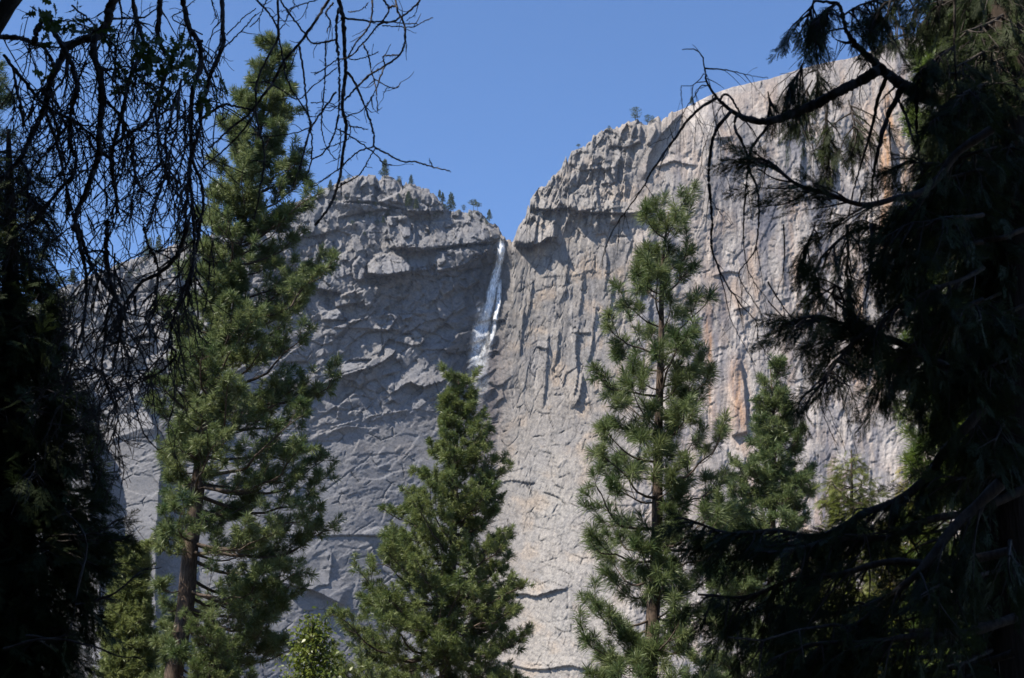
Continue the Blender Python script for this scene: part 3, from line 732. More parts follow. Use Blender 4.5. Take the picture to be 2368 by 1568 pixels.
def conifer(name, label, tr, Y, r0, outline, n_limbs, seed, mat, kind='pine', L=.17, N=70, wd=.0042, rise=(.15, .8), sub=4.2, group=None, barkm=None, twigm=None,
            depth=None, spray=.30, dens=1.0, limb_obj=True, tilt_var=.5, vmean=.5, bare=(), down=0.0, cat='pine tree', fork=2, sag=.16, shoots=.6, reach=1.0, clear=None):
    rng = np.random.default_rng(seed)
    T = trunk_line(tr, Y); H = T[-1][2]
    root = empty(name, T[0] + np.array([0, 0, .3])); tag(root, label, cat, group)
    Ts = spline(T, 46); zz = Ts[:, 2]
    rad = r0 * np.clip(1 - zz / (H * 1.02), 0, 1) ** .8 + .008
    tm = MB(); tm.tube(Ts, rad, 10, 0, .07, rng)
    tm.build('trunk', barkm or M_bark, root)
    ol = np.array(outline, float); m = mpv(Y)
    tx = lambda z: np.array([np.interp(z, zz, Ts[:, 0]), np.interp(z, zz, Ts[:, 1]), z])
    tips = []; sprays = []
    y0, y1 = ol[0, 0], ol[-1, 0]
    limbs = []
    for i in range(n_limbs):
        f = (i + rng.uniform(-.4, .4)) / n_limbs
        vy = y0 + (y1 - y0) * np.clip(f, 0, 1) ** .92
        tipz = at(CXV, vy, Y)[2]
        if clear and vy > clear and (math.sin(i * 2.39996) < -.1 and abs(math.cos(i * 2.39996)) < .8 and rng.random() < .75 or (math.cos(i * 2.39996) < 0 and rng.random() < .3)): continue
        lx, rx = np.interp(vy, ol[:, 0], ol[:, 1]), np.interp(vy, ol[:, 0], ol[:, 2])
        cx = proj(tx(min(tipz, H)))[0]
        ph = i * 2.39996 + rng.uniform(-.5, .5)
        ph -= .22 * math.sin(2 * ph)
        c = math.cos(ph)
        eR, eL = max(rx - cx, 4) * m, max(cx - lx, 4) * m
        ext = (eR if c > 0 else eL); side = (eR + eL) / 2 if depth is None else depth
        ell = (ext * abs(c) + side * (1 - abs(c))) * rng.uniform(.62, 1.10)
        if rng.random() < .12: ell *= .6
        k = rise[0] + (rise[1] - rise[0]) * (1 - f) ** 1.5
        rz = ell * k * rng.uniform(.6, 1.3)
        oz = min(tipz - rz, H - .05)
        o = tx(oz); hd = np.array([c, math.sin(ph), 0])
        t = np.linspace(0, 1, 9)
        sway = np.cross(hd, UP)[None] * (ell * .12 * np.sin(t * rng.uniform(2, 6) + rng.uniform(0, 6)) * t)[:, None]
        wig = ell * rng.uniform(.02, .09) * np.sin(t * rng.uniform(4, 8) + rng.uniform(0, 6)) * t
        rzp = rz * (t ** (1 + 1.1 * f)) - sag * ell * np.sin(np.pi * t) * f - down * ell * t
        B = o + hd * (ell * t)[:, None] + sway; B[:, 2] += rzp + wig + .035 * ell * rng.normal(size=9) * t
        limbs.append((B, ell, f))
    if kind == 'pine':       # short shoots close to the trunk
        for i in range(int(n_limbs * shoots)):
            vy = y0 + ((clear or y1) - y0) * rng.random(); zt = min(at(CXV, vy, Y)[2], H - .1); o = tx(zt); ph = rng.uniform(-2.9, .3)
            e_ = rng.uniform(.25, .7); t = np.linspace(0, 1, 9); B = o + np.array([math.cos(ph), math.sin(ph), 0]) * (e_ * t)[:, None]; B[:, 2] += e_ * .8 * t ** 2 - .1 * t
            limbs.append((B, e_, (vy - y0) / (y1 - y0)))
    br = MB(); made = []
    for B, ell, f in limbs:
        lm = MB()
        r_l = .008 + .016 * ell ** .9
        Bs = spline(B, 12); lm.tube(Bs, np.linspace(r_l, .006, 12), 6, 0, .1, rng)
        nS = max(2, int(sub * ell ** .8 * dens) + 1)
        D = unit(np.gradient(Bs, axis=0))
        lv = vmean + rng.uniform(-.18, .18)
        def tuft(p, d, s=1.0):
            tips.append((p, d, np.clip(lv + rng.uniform(-.3, .3), 0, 1), s * rng.uniform(.62, 1.18)))
        if kind == 'pine':
            tuft(Bs[-1], D[-1])
            for j in range(nS):
                t = .22 + .76 * (j + rng.random()) / nS
                q = int(t * 11); p = Bs[q]; d0 = D[q]
                sd = unit(np.cross(d0, UP)) * (1 if j % 2 else -1)
                dd = unit(d0 * rng.uniform(.4, 1.0) + sd * rng.uniform(.3, .9) + UP * rng.uniform(-.25, .45))
                sl_ = (.18 + .42 * ell * (1.05 - t)) * rng.uniform(.6, 1.2) * reach
                n_ = 7; s = np.linspace(0, 1, n_)
                C_ = p + dd * (sl_ * s)[:, None] + rng.normal(size=3) * .05 * sl_ * np.sin(np.pi * s)[:, None]
                C_[:, 2] += sl_ * (.75 * s ** 2 - .25 * s) * rng.uniform(.2, 1.4)
                lm.tube(C_, np.linspace(.0085, .005, n_), 4)
                e = unit(C_[-1] - C_[-2]); tuft(C_[-1], e)
                for g in range(fork if sl_ > .3 else (1 if rng.random() < .5 else 0)):
                    a = rng.integers(2, 6); p2 = C_[a]
                    d2 = unit(unit(C_[a + 1] - C_[a]) + rng.normal(size=3) * .6 + UP * .35)
                    l2 = rng.uniform(.12, .34) * (.5 + sl_)
                    C2 = p2 + d2 * (l2 * np.linspace(0, 1, 4))[:, None]; C2[:, 2] += l2 * .3 * np.linspace(0, 1, 4) ** 2
                    lm.tube(C2, [.006, .0055, .005, .0045], 4)
                    tuft(C2[-1], unit(C2[-1] - C2[-2]), .9)
        else:
            for j in range(nS):
                t = .12 + .88 * (j + rng.random()) / nS
                q = min(int(t * 11), 11); p = Bs[q]; d0 = D[q]
                sd = unit(np.cross(d0, UP)) * (1 if j % 2 else -1)
                dd = unit(d0 * rng.uniform(.4, 1.1) + sd * rng.uniform(.2, 1.0) + UP * rng.uniform(-.75, .1))
                sl_ = (.15 + .34 * ell * (1.1 - t)) * rng.uniform(.6, 1.2)
                s = np.linspace(0, 1, 6)
                C_ = p + dd * (sl_ * s)[:, None]; C_[:, 2] -= sl_ * .25 * s ** 2
                lm.tube(C_, np.linspace(.007, .0035, 6), 4)
                for g in range(max(2, int(sl_ / (spray * .33)))):
                    a = rng.integers(1, 6); d2 = unit(unit(C_[min(a + 1, 5)] - C_[a - 1]) + rng.normal(size=3) * .45 + UP * rng.uniform(-.35, .15))
                    sprays.append((C_[a], d2, unit(UP + rng.normal(size=3) * tilt_var), spray * rng.uniform(.6, 1.15), np.clip(lv + rng.uniform(-.2, .2), 0, 1)))
        made.append((lm, ell))
    # the hundred longest limbs are parts of their own
    made.sort(key=lambda q: -q[1])
    for lm, ell in made[:100] if limb_obj else []:
        lm.build('limb', twigm or M_twig, root)
    rest = made[100:] if limb_obj else made
    if rest:
        al = MB()
        for lm, ell in rest:
            for V_, Q_ in zip(lm.V, lm.Q):
                al.add(V_, Q_ - Q_.min())
        o = al.build('limbs', twigm or M_twig, root); o['kind'] = 'stuff'
    if tips:
        V, F, a = needle_mesh(tips, rng, L, N, wd)
        mesh_obj('crown', V, [F], mat, root, False, {'var': a})
    if sprays:
        V, F, a = spray_mesh(sprays, rng)
        mesh_obj('crown', V, [F], mat, root, False, {'var': a})
    print(name, 'limbs', len(limbs), 'tufts', len(tips), 'sprays', len(sprays))
    return root

# ================================================================== sunlit pines
conifer('tall_pine', 'tallest sunlit pine with a long leaning trunk, between the bare twigs and the waterfall',
        [(641,98),(612,240),(577,430),(533,650),(492,900),(460,1100),(442,1250),(426,1420),(400,1568)], 38, .29,
        [(112,628,654),(165,602,694),(230,532,708),(330,486,735),(430,456,758),(520,432,770),(620,414,796),(720,384,752),(820,400,828),(900,340,785),(1000,390,770),(1080,356,762),(1160,388,755),(1240,380,742),(1320,372,738),(1400,380,704),(1500,392,696),(1600,376,712)],
        164, 11, M_needle_blue, L=.28, N=66, wd=.0095, sub=4.9, vmean=.55, fork=2, rise=(.05, .9), clear=1090)
conifer('pine', 'full bushy pine with its tip just below the foot of the waterfall',
        [(1061,864),(1056,1000),(1050,1200),(1040,1400),(1028,1568)], 50, .27,
        [(872,1052,1072),(915,1026,1105),(980,992,1135),(1060,962,1172),(1110,918,1178),(1180,872,1188),(1240,886,1192),(1330,838,1228),(1400,798,1222),(1480,775,1212),(1600,690,1220)],
        118, 12, M_needle, L=.25, N=56, wd=.0100, sub=6.2, vmean=.45, fork=2, rise=(.12, .9))
conifer('pine', 'open pine with big round needle tufts and a dark straight trunk before the pale slab',
        [(1546,490),(1531,620),(1528,800),(1523,950),(1520,1100),(1518,1250),(1511,1400),(1504,1568)], 28, .185,
        [(500,1528,1605),(540,1490,1615),(590,1478,1635),(640,1395,1645),(700,1388,1680),(790,1366,1650),(870,1352,1635),(940,1366,1690),(1000,1356,1695),(1080,1362,1725),(1150,1336,1722),(1270,1318,1695),(1350,1372,1660),(1430,1326,1680),(1600,1310,1690)],
        58, 13, M_needle_blue, L=.29, N=115, wd=.0062, sub=3.3, vmean=.5, fork=1, rise=(.15, .9), sag=.2, shoots=.8, reach=1.25)
conifer('pine', 'cool green pine standing behind the dark cedar spray, tip below the orange flake',
        [(1781,852),(1790,1000),(1786,1200),(1776,1568)], 46, .20,
        [(868,1766,1794),(950,1748,1832),(1020,1730,1868),(1100,1692,1886),(1200,1648,1908),(1300,1630,1925),(1600,1590,1945)],
        100, 14, M_needle_blue, L=.27, N=46, wd=.010, sub=8, vmean=.55, rise=(.15, .9))
conifer('small_pine', 'small pointed pine at the bottom beside the leaning trunk of the tallest pine',
        [(307,1266),(303,1400),(299,1568)], 42, .16,
        [(1276,300,314),(1320,286,324),(1380,263,342),(1450,244,352),(1600,215,368)],
        104, 15, M_needle, L=.18, N=42, wd=.009, sub=12, vmean=.85, rise=(.25, .9), cat='small pine')
conifer('pine', 'long needled bright pine half hidden behind the dark cedar trunk',
        [(2228,-160),(2236,150),(2240,500),(2246,900),(2250,1568)], 20, .20,
        [(-120,2160,2330),(60,2075,2370),(180,2046,2380),(330,2100,2400),(420,2090,2400),(640,2066,2400),(760,2100,2400),(1100,2080,2420),(1600,2080,2440)],
        76, 16, M_needle_bright, L=.24, N=90, wd=.0050, sub=5.5, vmean=.65)
conifer('pine', 'dark pine at the edge behind the bare oak twigs and the black cedar',
        [(-46,120),(-50,300),(-54,600),(-60,1568)], 22, .18,
        [(150,-70,10),(240,-100,40),(330,-120,50),(420,-130,48),(600,-150,60),(900,-160,100)],
        44, 17, M_needle_blue, L=.19, N=70, wd=.0045, sub=4, vmean=.4)
conifer('small_pine', 'low dark pine sapling at the bottom between the leaning trunk and the yellow bush',
        [(480,1452),(482,1500),(484,1568)], 36, .10, [(1458,474,490),(1500,458,512),(1600,440,545)], 40, 18, M_needle, L=.15, N=50, wd=.005, sub=6, vmean=.4, rise=(.3, .9), cat='small pine')
conifer('fir', 'yellowish young fir glimpsed through the gap in the dark cedar',
        [(2106,1066),(2108,1250),(2110,1568)], 34, .14,
        [(1074,2100,2112),(1120,2088,2126),(1200,2068,2150),(1320,2050,2172),(1600,2020,2200)], 120, 19, M_fir, kind='fir', spray=.30, dens=2.4, sub=7, vmean=.6, rise=(-.05, .5), sag=.05, cat='fir', tilt_var=.3)
conifer('fir', 'olive fir in the gap beside the pale rock, left of the yellowish young fir',
        [(1968,1040),(1970,1250),(1974,1568)], 38, .16,
        [(1050,1950,1985),(1110,1905,2030),(1200,1890,2060),(1320,1890,2060),(1600,1860,2080)], 110, 20, M_olive, kind='fir', spray=.34, dens=2.4, sub=7, vmean=.35, rise=(-.05, .5), sag=.05, cat='fir', tilt_var=.3)

# ---- broadleaf trees
def leaf_shape(lobes, rng=None):
    """outline of a leaf, axis +x, length 1"""
    P = [(0, 0)]
    n = 4 if lobes else 3
    up = []
    for i in range(n):
        t = (i + .6) / (n + .2); wdt = .30 * math.sin(math.pi * t ** .8)
        if lobes: up += [(t - .07, wdt * .45), (t + .03, wdt * 1.15)]
        else: up += [(t, wdt)]
    return P + up + [(1, 0)] + [(x, -y) for x, y in reversed(up)]
def leaf_mesh(items, rng, lobes=False):
    sh = np.array(leaf_shape(lobes)); n = len(sh); c = len(items)
    pos = np.array([i[0] for i in items]); d = unit(np.array([i[1] for i in items])); upv = np.array([i[2] for i in items]); L = np.array([i[3] for i in items]); var = np.array([i[4] for i in items])
    y = unit(np.cross(upv, d)); z = np.cross(d, y)
    bend = -.25 * sh[:, 0] ** 2 + .35 * np.abs(sh[:, 1])
    V = pos[:, None] + L[:, None, None] * (sh[None, :, 0:1] * d[:, None] + sh[None, :, 1:2] * y[:, None] + bend[None, :, None] * z[:, None])
    F = np.arange(c * n).reshape(c, n)
    return V.reshape(-1, 3), F, np.repeat(var, n)
def broadleaf(name, label, stem, Y, r0, outline, seed, mat, n_limbs=36, leafL=.09, per=26, cat='bush', vmean=.55):
    rng = np.random.default_rng(seed); T = trunk_line(stem, Y); H = T[-1][2]
    root = empty(name, T[0] + np.array([0, 0, .3])); tag(root, label, cat)
    Ts = spline(T, 24); tm = MB(); tm.tube(Ts, r0 * np.clip(1 - Ts[:, 2] / (H * 1.02), 0, 1) ** .7 + .006, 8, 0, .06, rng); tm.build('trunk', M_twig, root)
    ol = np.array(outline, float); m = mpv(Y); leaves = []
    for i in range(n_limbs):
        f = (i + rng.random()) / n_limbs; vy = ol[0, 0] + (ol[-1, 0] - ol[0, 0]) * f
        tz = at(CXV, vy, Y)[2]; lx, rx = np.interp(vy, ol[:, 0], ol[:, 1]), np.interp(vy, ol[:, 0], ol[:, 2])
        ph = i * 2.4 + rng.uniform(-.5, .5); c = math.cos(ph)
        z0 = min(tz - .4, H - .1); o = np.array([np.interp(z0, Ts[:, 2], Ts[:, 0]), np.interp(z0, Ts[:, 2], Ts[:, 1]), z0])
        cx = proj(o)[0]; e = ((rx - cx) if c > 0 else (cx - lx)) * m; e = max(e, .15); s_ = (rx - lx) / 2 * m
        ell = (e * abs(c) + s_ * (1 - abs(c))) * rng.uniform(.6, 1.0)
        t = np.linspace(0, 1, 7); B = o + np.array([c, math.sin(ph), 0]) * (ell * t)[:, None]; B[:, 2] += (tz - z0) * t ** 1.3 + .06 * ell * np.sin(t * 5 + i)
        lm = MB(); lm.tube(B, np.linspace(.006 + .010 * ell, .004, 7), 5)
        lv = vmean + rng.uniform(-.25, .25)
        for k in range(int(per * (.5 + ell))):
            a = rng.uniform(.25, 1); p = B[int(a * 6)] + rng.normal(size=3) * (.10 + .13 * ell); p[2] += rng.uniform(-.1, .1)
            leaves.append((p, rng.normal(size=3) + np.array([c, math.sin(ph), -.4]), unit(UP + rng.normal(size=3) * .7), leafL * rng.uniform(.6, 1.2), np.clip(lv + rng.uniform(-.25, .25), 0, 1)))
        lm.build('limb', M_twig, root)
    V, F, a = leaf_mesh(leaves, rng); mesh_obj('crown', V, [F], mat, root, False, {'var': a})
broadleaf('leafy_bush', 'yellow green leafy treetop at the bottom beside the full bushy pine', [(722,1420),(722,1500),(724,1568)], 32, .07,
          [(1418,712,736),(1440,684,762),(1465,690,776),(1500,662,768),(1540,668,796),(1620,640,806)], 31, M_bush, 64, .105, 50, 'leafy tree', .5)
broadleaf('leafy_bush', 'bright green leafy bush low behind the black cedar branches, at the very edge', [(2320,1060),(2318,1250),(2310,1568)], 26, .07,
          [(1060,2290,2350),(1160,2262,2390),(1300,2230,2400),(1450,2220,2400),(1620,2200,2400)], 32, M_leaf, 60, .10, 40, 'leafy tree', .7)
broadleaf('leafy_bush', 'olive leafy bush in the dark gap under the yellowish young fir', [(2080,1400),(2082,1480),(2084,1568)], 27, .06,
          [(1395,2060,2110),(1450,2030,2150),(1620,1990,2190)], 33, M_leaf, 40, .08, 40, 'leafy tree', .35)
# ================================================================== dark cedars close by
def drape(path, Yd, r, seed, root, fol, wood, kids=10, klen=(.25, .6), spray=.2, fall=.6, spd=3.0, parts='limb', t0=.1, wob=.12, leafy=1.0):
    """a traced limb with hanging twigs, every twig set with flat sprays; foliage is a sub-part of the limb"""
    rng = np.random.default_rng(seed)
    p = np.array(path, float); n = max(8, len(p) * 3)
    Q = spline(p, n); q1 = np.linspace(0, 1, n); span_ = np.hypot(*(p[-1] - p[0]))
    Q[:, 1] += span_ * (.022 * np.sin(q1 * rng.uniform(5, 11) + rng.uniform(0, 6)) + .012 * np.sin(q1 * rng.uniform(14, 26) + rng.uniform(0, 6))) * np.sqrt(q1)
    yy = Yd + wob * np.cumsum(rng.normal(size=n)) * .35 if np.isscalar(Yd) else np.interp(np.linspace(0, 1, n), np.linspace(0, 1, len(Yd)), Yd)
    B = at(Q[:, 0], Q[:, 1], yy)
    rr = np.linspace(r, max(r * .25, .004), n) if np.isscalar(r) else np.interp(np.linspace(0, 1, n), np.linspace(0, 1, len(r)), r)
    lm = MB(); lm.tube(B, rr, 7, 0, .14, rng)
    D = unit(np.gradient(B, axis=0)); items = []
    kids = kids + kids // 3
    for j in range(kids):
        t = t0 + (1 - t0) * ((j + rng.random()) / kids) ** .8; q = min(int(t * (n - 1)), n - 1)
        sd = unit(np.cross(D[q], UP)) * rng.choice([-1, 1])
        dd = unit(D[q] * rng.uniform(.2, 1) + sd * rng.uniform(.0, .9) - UP * fall * rng.uniform(-.25, 1.5))
        L_ = rng.uniform(*klen) * (1.15 - .5 * t); s = np.linspace(0, 1, 7)
        C_ = B[q] + dd * (L_ * s)[:, None] + rng.normal(size=3) * .06 * L_ * np.sin(np.pi * s)[:, None]; C_[:, 2] -= fall * .3 * L_ * s ** 2
        lm.tube(C_, np.linspace(.0075, .0022, 7), 5, 0, .15, rng)
        if rng.random() > leafy: continue
        for g in range(max(2, int(spd * L_ / spray))):
            a = rng.integers(1, 7); dv = unit(C_[a] - C_[a - 1])
            sg = unit(np.cross(dv, rng.normal(size=3)))
            d2 = unit(dv + sg * rng.uniform(.2, .8) - UP * .25 * fall)
            items.append((C_[a], d2, unit(np.cross(d2, sg) + rng.normal(size=3) * .35), spray * rng.uniform(.55, 1.15), rng.uniform(.1, .8)))
    o = lm.build(parts, wood, root)
    if items:
        V, F, a = spray_mesh(items, rng)
        mesh_obj('foliage', V, [F], fol, o, False, {'var': a}).location = (0, 0, 0)
    return B

z4 = lambda P, dy=0: [(1775 + .3316 * x, dy + .3316 * y) for x, y in P]
z3 = lambda P, dy=0: [(1156 + .3316 * x, dy + .3316 * y) for x, y in P]
zb = lambda P: [(1775 + .3365 * x, 1040.5 + .3365 * y) for x, y in P]

# ---- left cedar
lc = conifer('cedar', 'nearly black cedar along the edge under the bare oak twigs', [(20,300),(24,600),(30,1000),(34,1568)], 13.5, .26,
        [(330,-20,40),(430,-60,62),(520,-80,74),(600,-90,92),(700,-120,120),(800,-140,136),(870,-150,150),(950,-170,196),(1010,-180,222),(1080,-190,214),(1150,-190,224),(1240,-190,240),(1330,-190,232),(1420,-190,222),(1600,-190,220)],
        170, 41, M_cedar, kind='cedar', spray=.32, sub=8, dens=2.3, rise=(-.1, .4), sag=.05, vmean=.4, barkm=M_cbark, twigm=M_dark, cat='cedar tree', tilt_var=.6)
for k, pth in enumerate(([(120,1240),(190,1236),(240,1224),(286,1200)], [(120,1250),(200,1250),(250,1250),(298,1236)], [(120,1200),(190,1170),(252,1150)], [(110,1260),(180,1290),(240,1310),(268,1300)], [(110,980),(170,985),(226,1000)], [(100,900),(160,920),(205,950)])):
    drape(pth, 13.0, .012, 300 + k, lc, M_cedar, M_dark, 9, (.15, .3), .16, .15, 3.5, t0=.3)
for k, pth in enumerate(([(220,1390),(265,1370),(305,1340),(345,1306)], [(60,1470),(150,1478),(200,1492),(250,1512),(330,1516)], [(10,1500),(90,1480),(150,1470),(170,1420),(180,1360)], [(180,1360),(200,1250),(150,1180)])):
    drape(pth, 11.5, .012, 320 + k, lc, M_cedar, M_dark, 3, (.1, .2), .14, .2, 1.0, leafy=.2)

# ---- right cedar: trunk, traced limbs, then the thick dark skirt
CY = 9.5
rc_T = trunk_line([(2342,-420),(2340,0),(2338,500),(2336,1000),(2334,1568)], CY)
rc = empty('cedar', rc_T[0] + np.array([0, 0, .3])); tag(rc, 'great dark cedar with drooping sprays and a bare curved limb reaching over the cliff top', 'cedar tree')
tm = MB(); Ts = spline(rc_T, 40); tm.tube(Ts, .27 * np.clip(1 - Ts[:, 2] / 15, .1, 1) ** .7, 14, 0, .08, np.random.default_rng(5)); tm.build('trunk', M_cbark, rc)
# bare curved limb and its long hanging twigs
limb_main = z4([(1690,560),(1600,595),(1400,662),(1220,688),(1080,675),(980,620),(850,530),(745,445),(660,355),(580,275),(535,180),(515,70),(490,30),(420,15),(320,8)])
def bare(path, Yd, r, seed, wood=M_dark, twigs=0, name='limb', root=rc, tl=(.08, .25)):
    rng = np.random.default_rng(seed); p = np.array(path, float); n = max(10, len(p) * 5)
    Q = spline(p, n); Q = Q + 1.1 * rng.normal(size=Q.shape) * np.linspace(.3, 1, n)[:, None]
    yy = np.interp(np.linspace(0, 1, n), np.linspace(0, 1, len(np.atleast_1d(Yd))), np.atleast_1d(Yd)) + .05 * np.cumsum(rng.normal(size=n)) * .5
    B = at(Q[:, 0], Q[:, 1], yy); rr = np.interp(np.linspace(0, 1, n), np.linspace(0, 1, len(np.atleast_1d(r))), np.atleast_1d(r))
    lm = MB(); lm.tube(B, rr, 7, 0, .18, rng); D = unit(np.gradient(B, axis=0))
    for j in range(twigs):
        q = rng.integers(n // 4, n); L_ = rng.uniform(*tl)
        dd = unit(D[q] * .6 + rng.normal(size=3) * .5 - UP * .6); s = np.linspace(0, 1, 6)
        C_ = B[q] + dd * (L_ * s)[:, None]; C_[:, 2] -= .25 * L_ * s ** 2
        lm.tube(C_, np.linspace(min(.004, rr[q] * .6), .0014, 6), 4)
    lm.build(name, wood, root); return B
bare(limb_main, [CY, 9.2, 8.8, 8.6, 8.6], [.075, .072, .066, .060, .052, .042, .032, .022, .016, .012, .008], 501, twigs=8)
bare(z4([(790,490),(720,520),(600,590),(470,650),(350,720),(200,785),(60,835),(0,845)]) + z3([(1800,848),(1700,822),(1600,762),(1520,690),(1450,590),(1427,480),(1410,400),(1385,360),(1345,340),(1271,346)]), [8.6, 8.5, 8.5], [.040, .036, .034, .034, .030, .024, .014, .008, .005, .003], 502, twigs=5)
# twigs that hang from it, traced one by one
H = [
 (z3([(1432,477),(1560,488),(1700,516),(1790,535),(1868,545)]), .006), (z3([(1700,520),(1760,590),(1850,690)]), .003),
 (z3([(1500,690),(1400,750),(1300,850),(1230,950),(1150,1060),(1050,1210),(980,1330),(880,1470),(810,1568)]) + z3([(760,100),(720,220),(705,300)], 520), .011),
 (z3([(1590,800),(1510,900),(1470,1030),(1455,1250),(1470,1450),(1478,1568)]) + z3([(1472,150),(1510,270),(1570,400),(1680,560),(1760,640),(1800,720),(1795,800),(1868,920)], 520), .014),
 (z3([(1640,820),(1640,900),(1690,1000),(1728,1120),(1710,1350),(1697,1568)]) + z3([(1705,200),(1760,380),(1868,530)], 520), .011),
 (z3([(1868,880),(1790,980),(1745,1060),(1738,1180),(1790,1300),(1805,1450),(1800,1568)]) + z3([(1775,180),(1670,325),(1700,430),(1868,680)], 520), .011),
 (z3([(1540,690),(1555,660),(1600,672),(1650,750),(1700,830),(1790,960),(1868,1160)]), .009),
 (z3([(1440,600),(1400,600),(1350,680),(1310,730),(1240,850),(1180,950),(1060,1010),(1000,1080)]), .004),
 (z3([(1418,520),(1360,585),(1300,600),(1258,608),(1268,720),(1275,860)]), .0035), (z3([(1350,590),(1345,700),(1370,820),(1430,980),(1440,1200)]), .004),
 (z3([(1360,640),(1385,730),(1395,850),(1500,885)]), .003), (z3([(1480,680),(1490,800),(1530,950),(1550,1150),(1600,1300),(1632,1380)]), .0045),
 (z3([(1545,760),(1600,900),(1640,1040),(1690,1180)]), .004), (z3([(1440,980),(1408,1080),(1410,1180),(1440,1290)]), .0035), (z3([(1530,760),(1480,860),(1440,980)]), .005),
 (z3([(1475,1400),(1530,1480),(1620,1568)]), .003), (z3([(1500,1450),(1570,1480),(1625,1568)]), .0025), (z3([(1510,270),(1560,440),(1600,640),(1680,800),(1780,980)], 520), .005), 
 (z4([(560,300),(480,280),(440,240)]), .012), (z4([(540,200),(440,215),(380,260),(280,380),(220,480),(160,520),(60,600),(0,680)]), .007), (z4([(530,190),(600,190),(720,220),(830,270),(900,340)]), .006),
 (z4([(600,210),(660,270),(740,350),(850,460),(900,530)]), .006), (z4([(420,250),(370,350),(380,430),(430,540)]), .004), (z4([(540,310),(480,400),(440,480),(420,580)]), .004),
 (z4([(700,420),(620,420),(560,500),(520,590)]), .006), (z4([(690,430),(640,500),(600,600),(580,760),(590,900)]), .005), (z4([(650,560),(640,700),(680,840)]), .004), (z4([(500,660),(470,800),(480,900),(600,1130)]), .004),
 (z4([(275,770),(290,900),(330,1090),(400,1310),(440,1460)]), .005), (z4([(820,560),(770,680),(740,820),(700,980),(640,1180),(600,1320),(570,1500)]), .016), (z4([(880,610),(800,690),(760,760)]), .010),
 (z4([(920,650),(850,780),(790,960),(750,1140),(725,1320),(725,1568)]), .022), (z4([(900,660),(960,800),(1010,960),(1060,1120),(1090,1310)]), .013), (z4([(1040,680),(1035,860),(1050,1060),(1080,1300)]), .015),
 (z4([(850,850),(850,1000),(880,1200),(930,1420)]), .006), (z4([(1190,0),(1180,200),(1170,390)]), .007), (z4([(1300,0),(1300,330),(1320,700),(1340,1100),(1360,1400)]), .009),
 (z4([(725,0),(725,120),(710,330),(690,480),(640,600),(620,680)], 520), .018), (z4([(690,0),(700,60),(720,140)], 520), .008), (z4([(750,310),(830,470),(900,610)], 520), .007), (z4([(110,0),(115,200),(95,380),(30,540)], 520), .006),
 (z4([(0,400),(60,500),(170,660),(300,840)], 520), .006), (z4([(0,530),(100,640),(220,770),(310,850)], 520), .005), (z4([(1090,0),(1060,180),(1040,420),(1020,640),(1020,800),(1060,930)], 520), .012),
 (z4([(640,790),(680,920),(720,1010)], 520), .007), (z4([(600,860),(700,970),(820,1040)], 520), .006), (z4([(370,1140),(370,1250),(430,1430),(490,1540)], 520), .005), (z4([(385,1150),(410,1250),(470,1400),(500,1450)], 520), .004),
 (z4([(480,1040),(510,1180),(560,1380),(570,1450)], 520), .004), (z4([(510,1040),(580,1160),(640,1330)], 520), .005), (z4([(0,930),(80,1040),(160,1076),(260,1075)], 520), .003),
]
TR = np.concatenate([spline(limb_main, 120), spline(z4([(790,490),(720,520),(600,590),(470,650),(350,720),(200,785),(60,835),(0,845)]) + z3([(1800,848),(1700,822),(1600,762),(1520,690),(1450,590),(1427,480),(1410,400)]), 120)])
for k, (pth, r) in enumerate(H):
    rng = np.random.default_rng(700 + k)
    Y0 = 8.6 + rng.uniform(-.25, .25)
    dd_ = np.hypot(TR[:, 0] - pth[0][0], TR[:, 1] - pth[0][1]); q_ = int(np.argmin(dd_))
    if 3 < dd_[q_] < 42: pth = [tuple(TR[q_])] + list(pth)
    bare(pth, [8.6, Y0 + rng.uniform(-.4, .3)], [r, r * .75, r * .4, .0022], 700 + k, twigs=int(len(pth) * .9), name='hanging_twig')
